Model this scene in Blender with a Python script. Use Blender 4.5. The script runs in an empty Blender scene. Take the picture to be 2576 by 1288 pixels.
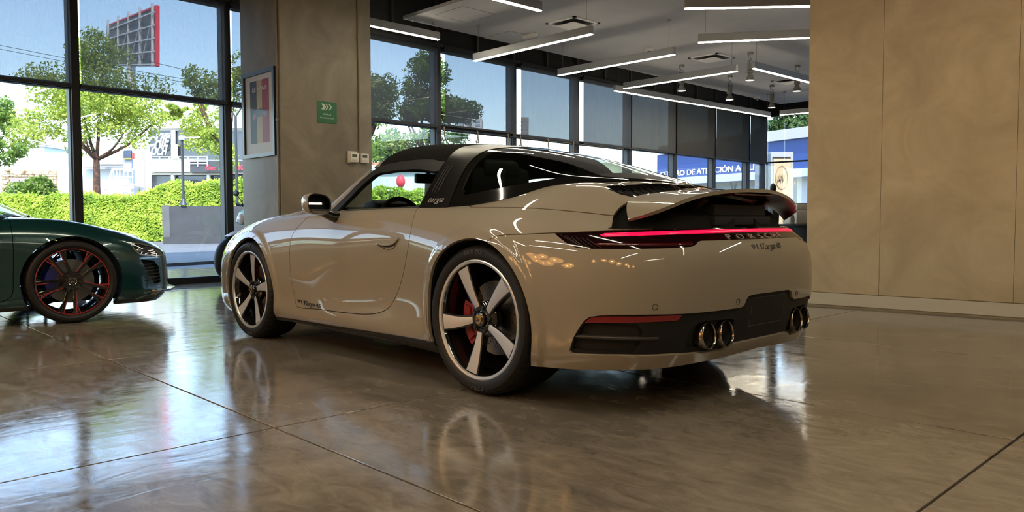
import bpy, bmesh, math, random
import numpy as np
from mathutils import Vector, Matrix

scene = bpy.context.scene
COL = scene.collection
random.seed(7); rng = np.random.default_rng(7)
PI = math.pi

# ------------------------------------------------------------------ camera (world = frame of the parked car: x forward, y left, z up, floor z = 0)
FPX, CAM_POS, YAW, PITCH, ROLL = 1945.3, (-2.7152, 3.2634, .8288), -.76592, .04756, -.00224
def cam_basis():
    d = np.array([math.cos(YAW)*math.cos(PITCH), math.sin(YAW)*math.cos(PITCH), -math.sin(PITCH)])
    r = np.array([math.sin(YAW), -math.cos(YAW), 0.]); u = np.cross(r, d)
    return math.cos(ROLL)*r+math.sin(ROLL)*u, -math.sin(ROLL)*r+math.cos(ROLL)*u, d
_r, _u, _d = cam_basis()
cd = bpy.data.cameras.new('camera'); cam = bpy.data.objects.new('camera', cd); COL.objects.link(cam)
cd.sensor_width = 36.; cd.lens = FPX/2576*36; cd.clip_start = .05; cd.clip_end = 900
M = Matrix(((_r[0], _u[0], -_d[0], CAM_POS[0]), (_r[1], _u[1], -_d[1], CAM_POS[1]), (_r[2], _u[2], -_d[2], CAM_POS[2]), (0, 0, 0, 1)))
cam.matrix_world = M
scene.camera = cam
def pix_ray(px, py):
    return np.array(CAM_POS), _d+_r*(px-1288)/FPX-_u*(py-644)/FPX
def at_z(px, py, z):
    c, v = pix_ray(px, py); return c+v*((z-c[2])/v[2])
def at_x(px, py, x):
    c, v = pix_ray(px, py); return c+v*((x-c[0])/v[0])
def at_y(px, py, y):
    c, v = pix_ray(px, py); return c+v*((y-c[1])/v[1])
def at_depth(px, py, t):
    c, v = pix_ray(px, py); return c+v*t

# ------------------------------------------------------------------ world, sun, exposure
scene.view_settings.view_transform = 'Standard'; scene.view_settings.look = 'None'
scene.view_settings.gamma = 1; scene.view_settings.use_curve_mapping = False
scene.view_settings.exposure = EXPOSURE = 1.2
LED_STR = 34.0
world = bpy.data.worlds.new('world'); scene.world = world; world.use_nodes = True
wn = world.node_tree; wn.nodes.clear()
sky = wn.nodes.new('ShaderNodeTexSky'); sky.sky_type = 'NISHITA'; sky.sun_disc = False
sky.sun_elevation = math.radians(49); sky.sun_rotation = math.radians(302); sky.air_density = 1.0; sky.dust_density = .8
bg = wn.nodes.new('ShaderNodeBackground'); bg.inputs[1].default_value = .45
wo = wn.nodes.new('ShaderNodeOutputWorld'); wn.links.new(sky.outputs[0], bg.inputs[0]); wn.links.new(bg.outputs[0], wo.inputs[0])

sl = bpy.data.lights.new('sun', 'SUN'); sl.energy = 4.2; sl.angle = .01; sl.color = (1., .93, .82)
so = bpy.data.objects.new('sun', sl); COL.objects.link(so); so.location = (0, 0, 30)
so.rotation_euler = Vector((.55, -.35, -.76)).to_track_quat('-Z', 'Y').to_euler()
# ------------------------------------------------------------------ numpy surface helpers
def catmull(P, n, closed=False, alpha=0.5):
    """centripetal Catmull-Rom through P, n samples evenly spaced in arc length"""
    P = np.asarray(P, float)
    if closed:
        Q = np.vstack([P[-1], P, P[0], P[1]])
    else:
        Q = np.vstack([2*P[0]-P[1], P, 2*P[-1]-P[-2]])
    out = []
    m = len(Q)-3
    for i in range(m):
        p0, p1, p2, p3 = Q[i:i+4]
        t0 = 0; t1 = t0+max(np.linalg.norm(p1-p0), 1e-9)**alpha
        t2 = t1+max(np.linalg.norm(p2-p1), 1e-9)**alpha; t3 = t2+max(np.linalg.norm(p3-p2), 1e-9)**alpha
        t = np.linspace(t1, t2, 24, endpoint=False)[:, None]
        A1 = (t1-t)/(t1-t0)*p0+(t-t0)/(t1-t0)*p1; A2 = (t2-t)/(t2-t1)*p1+(t-t1)/(t2-t1)*p2
        A3 = (t3-t)/(t3-t2)*p2+(t-t2)/(t3-t2)*p3
        B1 = (t2-t)/(t2-t0)*A1+(t-t0)/(t2-t0)*A2; B2 = (t3-t)/(t3-t1)*A2+(t-t1)/(t3-t1)*A3
        out.append((t2-t)/(t2-t1)*B1+(t-t1)/(t2-t1)*B2)
    out = np.vstack(out+[Q[-2][None]])
    if n is None: return out
    s = np.r_[0, np.cumsum(np.linalg.norm(np.diff(out, axis=0), axis=1))]
    q = np.linspace(0, s[-1], n)
    return np.stack([np.interp(q, s, out[:, k]) for k in range(out.shape[1])], -1)

def spl(xs, ys):
    """natural cubic spline y(x); clamps outside"""
    xs = np.asarray(xs, float); ys = np.asarray(ys, float)
    if xs[0] > xs[-1]: xs = xs[::-1]; ys = ys[::-1]
    n = len(xs); h = np.diff(xs)
    A = np.eye(n); sh = ys.shape[1:]
    b = np.zeros((n,)+sh)
    for i in range(1, n-1):
        A[i, i-1] = h[i-1]; A[i, i] = 2*(h[i-1]+h[i]); A[i, i+1] = h[i]
        b[i] = 6*((ys[i+1]-ys[i])/h[i]-(ys[i]-ys[i-1])/h[i-1])
    M = np.linalg.solve(A, b)
    def f(x):
        x = np.clip(np.asarray(x, float), xs[0], xs[-1])
        i = np.clip(np.searchsorted(xs, x)-1, 0, n-2)
        hh = h[i]; a = (xs[i+1]-x)/hh; c = (x-xs[i])/hh
        if sh:
            a = a[..., None]; c = c[..., None]; hh = hh[..., None]
        return a*ys[i]+c*ys[i+1]+((a**3-a)*M[i]+(c**3-c)*M[i+1])*hh**2/6
    return f

def smin(a, b, k):
    h = np.clip(.5+.5*(b-a)/k, 0, 1); return b*(1-h)+a*h-k*h*(1-h)
def smax(a, b, k): return -smin(-a, -b, k)
def sstep(a, b, x):
    t = np.clip((x-a)/(b-a), 0, 1); return t*t*(3-2*t)

def sdf_poly(pts, n=None, smooth=False):
    """signed distance (negative inside) to a closed 2-D outline"""
    P = np.asarray(pts, float)
    if smooth: P = catmull(P, n or 90, closed=True)[:-1]
    A = P; B = np.roll(P, -1, 0)
    def f(Q):
        Q = np.asarray(Q, float); res = np.empty(len(Q))
        for s in range(0, len(Q), 20000):
            q = Q[s:s+20000, None, :]; e = B-A; w = q-A
            t = np.clip((w*e).sum(-1)/np.maximum((e*e).sum(-1), 1e-12), 0, 1)
            d = np.sqrt(((w-t[..., None]*e)**2).sum(-1)).min(1)
            c = ((A[:, 1] <= q[..., 1]) & (B[:, 1] > q[..., 1])) | ((B[:, 1] <= q[..., 1]) & (A[:, 1] > q[..., 1]))
            with np.errstate(divide='ignore', invalid='ignore'):
                xi = A[:, 0]+(q[..., 1]-A[:, 1])/(B[:, 1]-A[:, 1])*(B[:, 0]-A[:, 0])
            ins = ((c & (q[..., 0] < xi)).sum(1) % 2) == 1
            res[s:s+20000] = np.where(ins, -d, d)
        return res
    return f

class Surf:
    """triangle surface with carried normals and per-vertex attributes; can be knifed along any scalar field"""
    def __init__(s, V, N, F, A=None):
        s.V, s.N, s.F = np.asarray(V, float), np.asarray(N, float), np.asarray(F, int); s.A = A if A is not None else np.zeros((len(s.V), 0))
    @staticmethod
    def grid(P, A=None, flip=False):
        nu, nv = P.shape[:2]
        du = np.gradient(P, axis=0); dv = np.gradient(P, axis=1)
        N = np.cross(du, dv); l = np.linalg.norm(N, axis=-1, keepdims=True)
        bad = l[..., 0] < 1e-10
        N = N/np.maximum(l, 1e-12)
        if flip: N = -N
        m0 = np.abs(P[..., 1]) < 1e-6; N[..., 1] = np.where(m0, 0, N[..., 1]); N = N/np.maximum(np.linalg.norm(N, axis=-1, keepdims=True), 1e-9)
        i = np.arange(nu*nv).reshape(nu, nv)
        a, b, c, d = i[:-1, :-1].ravel(), i[1:, :-1].ravel(), i[1:, 1:].ravel(), i[:-1, 1:].ravel()
        F = np.vstack([np.stack([a, b, c], 1), np.stack([a, c, d], 1)])
        if flip: F = F[:, ::-1]
        return Surf(P.reshape(-1, 3), N.reshape(-1, 3), F, None if A is None else A.reshape(nu*nv, -1))
    def compact(s):
        u, inv = np.unique(s.F, return_inverse=True)
        return Surf(s.V[u], s.N[u], inv.reshape(-1, 3), s.A[u])
    def cut(s, g):
        """returns (inside g<0, outside)"""
        if len(s.F) == 0: return s, s
        val = g(s) if callable(g) else np.asarray(g)
        val = np.where(np.abs(val) < 1e-7, 1e-7, val)
        neg = val < 0; F = s.F; nn = neg[F].sum(1)
        full_in, full_out = F[nn == 3], F[nn == 0]
        mix = F[(nn > 0) & (nn < 3)]
        if len(mix) == 0:
            return Surf(s.V, s.N, full_in, s.A).compact() if len(full_in) else Surf(s.V[:0], s.N[:0], np.zeros((0, 3), int), s.A[:0]), \
                   Surf(s.V, s.N, full_out, s.A).compact() if len(full_out) else Surf(s.V[:0], s.N[:0], np.zeros((0, 3), int), s.A[:0])
        E = np.sort(np.vstack([mix[:, [0, 1]], mix[:, [1, 2]], mix[:, [2, 0]]]), 1)
        E = E[neg[E[:, 0]] != neg[E[:, 1]]]; E = np.unique(E, axis=0)
        va, vb = val[E[:, 0]], val[E[:, 1]]
        t = va/(va-vb)
        if callable(g):
            lo = np.zeros(len(E)); hi = np.ones(len(E)); flo, fhi = va.copy(), vb.copy()
            for _ in range(3):
                tm = lo+(hi-lo)*np.clip(flo/(flo-fhi), .05, .95)
                T = tm[:, None]
                sub = Surf(s.V[E[:, 0]]*(1-T)+s.V[E[:, 1]]*T, s.N[E[:, 0]]*(1-T)+s.N[E[:, 1]]*T, np.zeros((0, 3), int), s.A[E[:, 0]]*(1-T)+s.A[E[:, 1]]*T)
                fm = g(sub); same = (fm < 0) == (flo < 0)
                lo = np.where(same, tm, lo); flo = np.where(same, fm, flo); hi = np.where(same, hi, tm); fhi = np.where(same, fhi, fm)
            t = np.clip(tm, .001, .999)
        T = t[:, None]
        nV = s.V[E[:, 0]]*(1-T)+s.V[E[:, 1]]*T; nN = s.N[E[:, 0]]*(1-T)+s.N[E[:, 1]]*T; nA = s.A[E[:, 0]]*(1-T)+s.A[E[:, 1]]*T
        V = np.vstack([s.V, nV]); N = np.vstack([s.N, nN]); A = np.vstack([s.A, nA])
        key = {(int(a), int(b)): len(s.V)+k for k, (a, b) in enumerate(E)}
        fi, fo = [], []
        for tri in mix:
            for r in range(3):
                a, b, c = int(tri[r]), int(tri[(r+1) % 3]), int(tri[(r+2) % 3])
                if neg[b] == neg[c] and neg[a] != neg[b]: break
            ab = key[(min(a, b), max(a, b))]; ac = key[(min(a, c), max(a, c))]
            (fi if neg[a] else fo).append((a, ab, ac))
            o = fi if neg[b] else fo
            o.append((ab, b, c)); o.append((ab, c, ac))
        I = np.vstack([full_in]+([np.array(fi)] if fi else [])); Oo = np.vstack([full_out]+([np.array(fo)] if fo else []))
        return Surf(V, N, I, A).compact(), Surf(V, N, Oo, A).compact()
    def gap(s, f, w):
        """panel inside f<0 and the rest, with a joint of half width w left open"""
        a, rest = s.cut(lambda q: f(q)-w); inn, _ = a.cut(lambda q: f(q)+w); return inn, rest
    def moved(s, d): return Surf(s.V+s.N*d, s.N, s.F, s.A)
    def mirror(s):
        m = np.array([1, -1, 1.]); return Surf(s.V*m, s.N*m, s.F[:, ::-1], s.A)
    def join(s, o):
        return Surf(np.vstack([s.V, o.V]), np.vstack([s.N, o.N]), np.vstack([s.F, o.F+len(s.V)]), np.vstack([s.A, o.A]))
    def sym(s): return s.join(s.mirror())
    def rim(s, t):
        """give the sheet a turned-in edge of depth t"""
        e = np.vstack([s.F[:, [0, 1]], s.F[:, [1, 2]], s.F[:, [2, 0]]])
        k = np.sort(e, 1); u, idx, cnt = np.unique(k, axis=0, return_index=True, return_counts=True)
        b = e[idx[cnt == 1]]
        if len(b) == 0: return s
        vs, inv = np.unique(b, return_inverse=True); inv = inv.reshape(-1, 2)
        n0 = len(s.V); m = len(vs)
        V = np.vstack([s.V, s.V[vs], s.V[vs]-s.N[vs]*t])
        # outward side normals
        nb = np.zeros((m, 3)); ed = s.V[b[:, 1]]-s.V[b[:, 0]]
        sn = np.cross(ed, s.N[b[:, 0]])
        np.add.at(nb, inv[:, 0], sn); np.add.at(nb, inv[:, 1], sn)
        nb /= np.maximum(np.linalg.norm(nb, axis=1, keepdims=True), 1e-9)
        N = np.vstack([s.N, nb, nb]); A = np.vstack([s.A, s.A[vs], s.A[vs]])
        a0, a1 = n0+inv[:, 0], n0+inv[:, 1]; c0, c1 = a0+m, a1+m
        F = np.vstack([s.F, np.stack([a1, a0, c0], 1), np.stack([a1, c0, c1], 1)])
        return Surf(V, N, F, A)
# ------------------------------------------------------------------ sports car body surfaces (x forward, rear axle at 0, y left, z up)
def tensor_body(outline, stations, ztop, xt, nu=300, nside=70, ntop=46):
    """outline: plan curve nose->tail (left half). stations: [(arc fraction or x key, [(z,d)...])]"""
    o = [tuple(q) for q in outline]; mir = lambda q: (q[0], -q[1])
    C = catmull([mir(o[2]), mir(o[1])]+o+[mir(o[-2]), mir(o[-3])], None)
    i0 = np.argmin(np.hypot(*(C-np.array(o[0])).T)); i1 = np.argmin(np.hypot(*(C-np.array(o[-1])).T)); C = C[i0:i1+1]
    s_ = np.r_[0, np.cumsum(np.linalg.norm(np.diff(C, axis=0), axis=1))]; q_ = np.linspace(0, s_[-1], 1200)
    C = np.stack([np.interp(q_, s_, C[:, k]) for k in (0, 1)], -1); C[0, 1] = 0; C[-1, 1] = 0
    arc = np.r_[0, np.cumsum(np.linalg.norm(np.diff(C, axis=0), axis=1))]
    T = np.gradient(C, axis=0); T /= np.linalg.norm(T, axis=1, keepdims=True)
    Nn = np.stack([-T[:, 1], T[:, 0]], -1)
    if Nn[600, 1] < 0: Nn *= -1
    Nn[0] = (1, 0); Nn[-1] = (-1, 0)
    keys = []
    for k, prof in stations:
        i = 0 if k == 'nose' else len(C)-1 if k == 'tail' else np.argmin(np.hypot(*(C-np.array(k)).T))
        keys.append((arc[i], prof))
    S = spl([k[0] for k in keys], np.array([np.array(k[1]).ravel() for k in keys]))
    a = np.linspace(0, arc[-1], nu)
    Cx = np.stack([np.interp(a, arc, C[:, k]) for k in (0, 1)], -1); Nx = np.stack([np.interp(a, arc, Nn[:, k]) for k in (0, 1)], -1)
    Nx /= np.linalg.norm(Nx, axis=1, keepdims=True)
    prof = S(a).reshape(nu, -1, 2)
    K = prof.shape[1]
    ctrl = np.zeros((nu, K+5, 3))
    for k in range(K):
        ctrl[:, k, :2] = Cx-Nx*prof[:, k, 1:2]; ctrl[:, k, 2] = prof[:, k, 0]
    ctrl[0, :K, 1] = 0; ctrl[-1, :K, 1] = 0
    e = ctrl[:, K-1]; tx = xt(Cx[:, 0])
    for j, f in enumerate((.2, .42, .64, .84, 1.)):
        x = e[:, 0]+(tx-e[:, 0])*f; y = e[:, 1]*(1-f)
        ctrl[:, K+j, 0] = x; ctrl[:, K+j, 1] = y; ctrl[:, K+j, 2] = ztop(x, y)
    # spline each station
    P = np.zeros((nu, nside+ntop, 3))
    for i in range(nu):
        P[i] = prof_spline(ctrl[i], K, nside, ntop)
    row = np.linspace(0, 1, nside+ntop)
    A = np.zeros(P.shape[:2]+(2,)); A[..., 0] = (arc[-1]-a)[:, None]; A[..., 1] = row
    return P, A

def prof_spline(Q, K, n1, n2):
    d = np.sqrt(np.maximum(np.linalg.norm(np.diff(Q, axis=0), axis=1), 1e-6)); t = np.r_[0, np.cumsum(d)]
    f = spl(t, Q)
    # even arc length below and above the shoulder point
    tt = np.linspace(0, t[-1], 260); R = f(tt); s = np.r_[0, np.cumsum(np.linalg.norm(np.diff(R, axis=0), axis=1))]
    sk = np.interp(t[K-1], tt, s)
    q = np.r_[np.linspace(0, sk, n1, endpoint=False), np.linspace(sk, s[-1], n2)]
    return np.stack([np.interp(q, s, R[:, k]) for k in range(3)], -1)

# ---- targa body
T_OUT = [(3.47, 0), (3.462, .2), (3.42, .44), (3.31, .63), (3.10, .77), (2.80, .838), (2.45, .862), (2.1, .852), (1.75, .842), (1.3, .845), (.9, .85), (.62, .866), (.4, .888), (.18, .915), (-.05, .926),
         (-.3, .916), (-.5, .886), (-.68, .832), (-.83, .735), (-.93, .59), (-.985, .39), (-1.012, .19), (-1.02, 0)]
T_ST = [('nose', [(.14, .06), (.20, .012), (.28, 0), (.36, 0), (.43, .003), (.50, .015), (.56, .045), (.60, .10), (.635, .19)]),
        ((3.31, .63), [(.14, .06), (.20, .015), (.28, 0), (.36, 0), (.43, .003), (.52, .02), (.60, .06), (.65, .12), (.69, .20)]),
        ((2.8, .838), [(.15, .04), (.22, .015), (.32, .005), (.44, 0), (.54, .004), (.64, .022), (.725, .065), (.775, .13), (.798, .21)]),
        ((2.45, .862), [(.15, .04), (.24, .02), (.36, .008), (.48, 0), (.58, .002), (.68, .02), (.765, .06), (.825, .125), (.85, .205)]),
        ((1.9, .845), [(.15, .06), (.20, .022), (.30, .014), (.42, .004), (.56, 0), (.68, .008), (.77, .028), (.835, .065), (.868, .12)]),
        ((1.3, .845), [(.14, .07), (.185, .02), (.25, .004), (.32, .014), (.45, .012), (.60, .002), (.72, .008), (.82, .034), (.877, .075)]),
        ((.62, .866), [(.14, .08), (.185, .03), (.27, .018), (.38, .03), (.52, .024), (.65, .01), (.76, .018), (.84, .05), (.889, .10)]),
        ((.18, .915), [(.15, .07), (.22, .035), (.33, .025), (.44, .014), (.56, .003), (.67, .004), (.76, .03), (.835, .082), (.885, .15)]),
        ((-.05, .926), [(.17, .05), (.26, .025), (.37, .012), (.47, .003), (.57, 0), (.67, .006), (.76, .034), (.83, .087), (.878, .155)]),
        ((-.5, .886), [(.19, .05), (.27, .022), (.37, .01), (.47, .002), (.57, 0), (.66, .008), (.745, .036), (.805, .085), (.85, .155)]),
        ((-.83, .735), [(.205, .06), (.27, .03), (.36, .012), (.45, .002), (.54, 0), (.625, .006), (.70, .028), (.755, .07), (.80, .13)]),
        ('tail', [(.235, .07), (.29, .04), (.37, .018), (.45, .004), (.53, 0), (.61, .002), (.68, .014), (.735, .042), (.785, .095)])]
_zc = spl([3.3, 3.15, 3.0, 2.7, 2.45, 2.2, 2.0, 1.7, 1.2, .6, .3, 0, -.25, -.4, -.5, -.6, -.7, -.8, -.92], [.645, .705, .745, .80, .838, .878, .915, .95, .96, .965, .975, 1.005, 1.025, 1.02, 1.005, .98, .95, .912, .83])
_kk = spl([3.4, 2.6, 2.0, 1.2, .6, .3, 0, -.25, -.4, -.5, -.7, -.9], [.05, .02, .06, .1, .11, .12, .12, .125, .12, .12, .16, .22])
def t_ztop(x, y):
    z = _zc(x)-_kk(x)*y*y
    rid = np.exp(-((np.abs(y)-.64)/.13)**2)*.045*sstep(1.75, 2.2, x)*(1-sstep(3.0, 3.4, x))
    return z+rid
_xt = spl([-1.02, -.93, -.8, -.5, -.2, .3, 1, 2, 2.7, 3.1, 3.35, 3.47], [-.84, -.80, -.72, -.48, -.2, .3, 1, 2, 2.66, 2.95, 3.12, 3.2])

# ---- greenhouse height field
_zr = spl([1.9, 1.6, 1.35, 1.15, 1.0, .8, .6, .4, .2, 0, -.2, -.4, -.6, -.75], [1.2446, 1.2764, 1.2983, 1.3062, 1.2965, 1.2822, 1.262, 1.235, 1.1972, 1.15, 1.0936, 1.0372, .9763, .93])
_yb = spl([1.75, 1.5, 1.2, .9, .6, .35, .1, -.12, -.26, -.36, -.43, -.48, -.52], [.775, .772, .768, .764, .757, .742, .708, .645, .545, .41, .26, .11, 0])
_zb = spl([1.75, 1.4, 1.0, .6, .35, .1, -.12, -.26, -.36, -.43, -.55], [.868, .876, .884, .896, .91, .931, .961, .986, 1.0, 1.004, .99])
def t_green(x, y):
    y = np.abs(y)
    roof = _zr(x)-.175*y*y-.16*y**4
    side = _zb(x)+(_yb(x)-y)*1.534
    side = side-1.2*np.maximum(_yb(x)-y, 0)**2
    e = 2.0815-x-1.0*y*y
    ws = .925+e*.555-.023*np.maximum(e, 0)**2
    return smin(smin(roof, side, .10), ws, .045)
# ------------------------------------------------------------------ materials
MATS = {}
def mat(name, color=(.5, .5, .5), rough=.5, metal=0., coat=0., coat_rough=.03, emit=None, estr=0., alpha=1., spec=.5, ior=None, sheen=0.):
    if name in MATS: return MATS[name]
    m = bpy.data.materials.new(name); m.use_nodes = True
    b = m.node_tree.nodes['Principled BSDF']
    b.inputs['Base Color'].default_value = tuple(color)+(1,); b.inputs['Roughness'].default_value = rough; b.inputs['Metallic'].default_value = metal
    b.inputs['Coat Weight'].default_value = coat; b.inputs['Coat Roughness'].default_value = coat_rough
    b.inputs['Specular IOR Level'].default_value = spec
    if ior: b.inputs['IOR'].default_value = ior
    if sheen: b.inputs['Sheen Weight'].default_value = sheen
    if emit is not None:
        b.inputs['Emission Color'].default_value = tuple(emit)+(1,); b.inputs['Emission Strength'].default_value = estr
    MATS[name] = m; return m
def nodes(m): return m.node_tree.nodes, m.node_tree.links, m.node_tree.nodes['Principled BSDF']
def noise(m, scale=5., detail=4., rough=.55, coord="Object", stretch=(1, 1, 1), dist=0.):
    n, l, b = nodes(m)
    tc = n.new('ShaderNodeTexCoord'); mp = n.new('ShaderNodeMapping'); mp.inputs['Scale'].default_value = stretch
    t = n.new('ShaderNodeTexNoise'); t.inputs['Scale'].default_value = scale; t.inputs['Detail'].default_value = detail; t.inputs['Roughness'].default_value = rough; t.inputs['Distortion'].default_value = dist
    src = n.new("ShaderNodeNewGeometry").outputs["Position"] if coord == "World" else tc.outputs[coord]
    l.new(src, mp.inputs[0]); l.new(mp.outputs[0], t.inputs['Vector'])
    return t
def ramp(m, src, stops, interp='LINEAR'):
    n, l, b = nodes(m); r = n.new('ShaderNodeValToRGB'); e = r.color_ramp.elements; r.color_ramp.interpolation = interp
    while len(e) < len(stops): e.new(.5)
    for k, (p, c) in enumerate(stops):
        e[k].position = p; e[k].color = tuple(c)+(1,) if len(c) == 3 else c
    l.new(src, r.inputs[0]); return r.outputs[0]
def bump(m, src, strength=.2, dist=.01, prev=None):
    n, l, b = nodes(m); u = n.new('ShaderNodeBump'); u.inputs['Strength'].default_value = strength; u.inputs['Distance'].default_value = dist
    l.new(src, u.inputs['Height'])
    if prev is not None: l.new(prev, u.inputs['Normal'])
    l.new(u.outputs[0], b.inputs['Normal']); return u.outputs[0]
def mottled(name, cols, scale=6., rough=.6, bstr=0., bdist=.01, detail=5., stretch=(1, 1, 1), **k):
    """noise between two or three colours"""
    m = mat(name, cols[0], rough, **k)
    if len(m.node_tree.nodes) > 2: return m
    t = noise(m, scale, detail, stretch=stretch)
    n, l, b = nodes(m)
    st = [(.30+.4*i/(len(cols)-1), c) for i, c in enumerate(cols)]
    l.new(ramp(m, t.outputs[0], st), b.inputs['Base Color'])
    if bstr: bump(m, t.outputs[0], bstr, bdist)
    return m
def glass_mat(name, tint=(.9, .93, .92), f0=.04, gloss=(1, 1, 1), rough=0.):
    """clear thin pane: see-through tint with a Schlick reflection that is the same from both faces"""
    if name in MATS: return MATS[name]
    m = bpy.data.materials.new(name); m.use_nodes = True; n = m.node_tree.nodes; l = m.node_tree.links; n.clear()
    o = n.new('ShaderNodeOutputMaterial'); t = n.new('ShaderNodeBsdfTransparent'); t.inputs[0].default_value = tuple(tint)+(1,)
    g = n.new('ShaderNodeBsdfGlossy'); g.inputs['Roughness'].default_value = rough; g.inputs['Color'].default_value = tuple(gloss)+(1,)
    f = n.new('ShaderNodeLayerWeight'); f.inputs['Blend'].default_value = .5
    p = n.new('ShaderNodeMath'); p.operation = 'POWER'; p.inputs[1].default_value = 5.; l.new(f.outputs['Facing'], p.inputs[0])
    k = n.new('ShaderNodeMath'); k.operation = 'MULTIPLY_ADD'; k.inputs[1].default_value = 1-f0; k.inputs[2].default_value = f0; l.new(p.outputs[0], k.inputs[0])
    x = n.new('ShaderNodeMixShader')
    l.new(k.outputs[0], x.inputs[0]); l.new(t.outputs[0], x.inputs[1]); l.new(g.outputs[0], x.inputs[2]); l.new(x.outputs[0], o.inputs[0])
    MATS[name] = m; return m

# ------------------------------------------------------------------ object helpers
def link(o, parent=None):
    COL.objects.link(o)
    if parent is not None: o.parent = parent
    return o
def mesh_obj(name, V, F, m, parent=None, smooth=False, N=None, auto=None):
    me = bpy.data.meshes.new(name)
    V = np.asarray(V, float)
    if isinstance(F, np.ndarray) and F.ndim == 2:
        k = F.shape[1]; me.vertices.add(len(V)); me.vertices.foreach_set('co', V.ravel().astype(np.float32))
        me.loops.add(F.size); me.loops.foreach_set('vertex_index', F.ravel().astype(np.int32))
        me.polygons.add(len(F)); me.polygons.foreach_set('loop_start', np.arange(0, F.size, k, dtype=np.int32))
        me.update(calc_edges=True)
    else:
        me.from_pydata([tuple(v) for v in V], [], [tuple(int(i) for i in f) for f in F])
    if smooth or N is not None: me.polygons.foreach_set('use_smooth', np.ones(len(me.polygons), bool))
    me.validate(); me.update()
    if N is not None and len(me.vertices) == len(V):
        N = np.asarray(N, float); N = N/np.maximum(np.linalg.norm(N, axis=1, keepdims=True), 1e-9)
        me.normals_split_custom_set_from_vertices([tuple(n) for n in N])
    elif auto is not None:
        try: me.set_sharp_from_angle(angle=auto)
        except Exception: pass
    if m is not None: me.materials.append(m)
    return link(bpy.data.objects.new(name, me), parent)
def surf_obj(name, S, m, parent=None, rim=0.):
    if rim: S = S.rim(rim)
    return mesh_obj(name, S.V, S.F, m, parent, N=S.N)
class MB:
    """mesh buffer: several primitives of ONE part"""
    def __init__(s): s.V = []; s.F = []
    def add(s, V, F):
        b = len(s.V); s.V += [tuple(map(float, v)) for v in V]; s.F += [tuple(int(i)+b for i in f) for f in F]; return s
    def box(s, c, d, R=None):
        hx, hy, hz = d[0]/2, d[1]/2, d[2]/2
        V = [(sx*hx, sy*hy, sz*hz) for sz in (-1, 1) for sx, sy in ((-1, -1), (1, -1), (1, 1), (-1, 1))]
        V = [Vector(v) for v in V]
        if R is not None: V = [R @ v for v in V]
        V = [(v[0]+c[0], v[1]+c[1], v[2]+c[2]) for v in V]
        return s.add(V, [(0, 3, 2, 1), (4, 5, 6, 7), (0, 1, 5, 4), (1, 2, 6, 5), (2, 3, 7, 6), (3, 0, 4, 7)])
    def bbox(s, a, b):
        return s.box([(a[i]+b[i])/2 for i in range(3)], [abs(b[i]-a[i]) for i in range(3)])
    def bar(s, a, b, w, h=None, up=(0, 0, 1)):
        """rectangular bar from a to b"""
        a = Vector(a); b = Vector(b); d = b-a; L = d.length
        if L < 1e-6: return s
        d.normalize(); u = Vector(up)
        if abs(d.dot(u)) > .98: u = Vector((1, 0, 0))
        x = d.cross(u).normalized(); y = x.cross(d)
        R = Matrix((x, d, y)).transposed()
        return s.box((a+b)/2, (w, L, h or w), R)
    def tube(s, pts, r, n=8, cap=True, close=False):
        P = [Vector(p) for p in pts]; m = len(P); rs = r if hasattr(r, '__len__') else [r]*m
        b = len(s.V); prev = None
        for i in range(m):
            t = (P[(i+1) % m]-P[i-1]) if close else (P[min(i+1, m-1)]-P[max(i-1, 0)])
            if t.length < 1e-9: t = Vector((0, 0, 1))
            t.normalize()
            if prev is None:
                u = Vector((0, 0, 1)) if abs(t.z) < .9 else Vector((1, 0, 0))
                prev = (u-t*u.dot(t)).normalized()
            else:
                q = prev-t*prev.dot(t); prev = q.normalized() if q.length > 1e-6 else prev
            v = t.cross(prev)
            for k in range(n):
                a = 2*PI*k/n; s.V.append(tuple(P[i]+(prev*math.cos(a)+v*math.sin(a))*rs[i]))
        for i in range(m if close else m-1):
            j = (i+1) % m
            for k in range(n):
                k2 = (k+1) % n; s.F.append((b+i*n+k, b+i*n+k2, b+j*n+k2, b+j*n+k))
        if cap and not close:
            s.F.append(tuple(b+k for k in reversed(range(n)))); s.F.append(tuple(b+(m-1)*n+k for k in range(n)))
        return s
    def lathe(s, prof, n=24, axis='z', c=(0, 0, 0), arc=2*PI, a0=0., close=False):
        """prof: [(r, h)] revolved about the axis; close joins last profile point to first"""
        full = abs(arc-2*PI) < 1e-6; b = len(s.V); k = n if full else n+1; m = len(prof)
        for i in range(k):
            a = a0+arc*i/n; ca, sa = math.cos(a), math.sin(a)
            for r, h in prof:
                p = (r*ca, r*sa, h) if axis == 'z' else (r*ca, h, r*sa) if axis == 'y' else (h, r*ca, r*sa)
                s.V.append((p[0]+c[0], p[1]+c[1], p[2]+c[2]))
        for i in range(n):
            j = (i+1) % k
            for q in range(m if close else m-1):
                q2 = (q+1) % m
                f = (b+i*m+q, b+j*m+q, b+j*m+q2, b+i*m+q2)
                s.F.append(f if axis != 'y' else f[::-1])
        return s
    def prism(s, poly, h0, h1, axis='z'):
        """extruded outline; axis z: (x,y)->(x,y,h); y: (x,z)->(x,h,z); x: (y,z)->(h,y,z)"""
        b = len(s.V); n = len(poly)
        for h in (h0, h1):
            for p in poly:
                s.V.append((p[0], p[1], h) if axis == 'z' else (p[0], h, p[1]) if axis == 'y' else (h, p[0], p[1]))
        s.F.append(tuple(b+i for i in range(n))); s.F.append(tuple(b+n+i for i in reversed(range(n))))
        for i in range(n):
            j = (i+1) % n; s.F.append((b+i, b+n+i, b+n+j, b+j))
        return s
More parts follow.
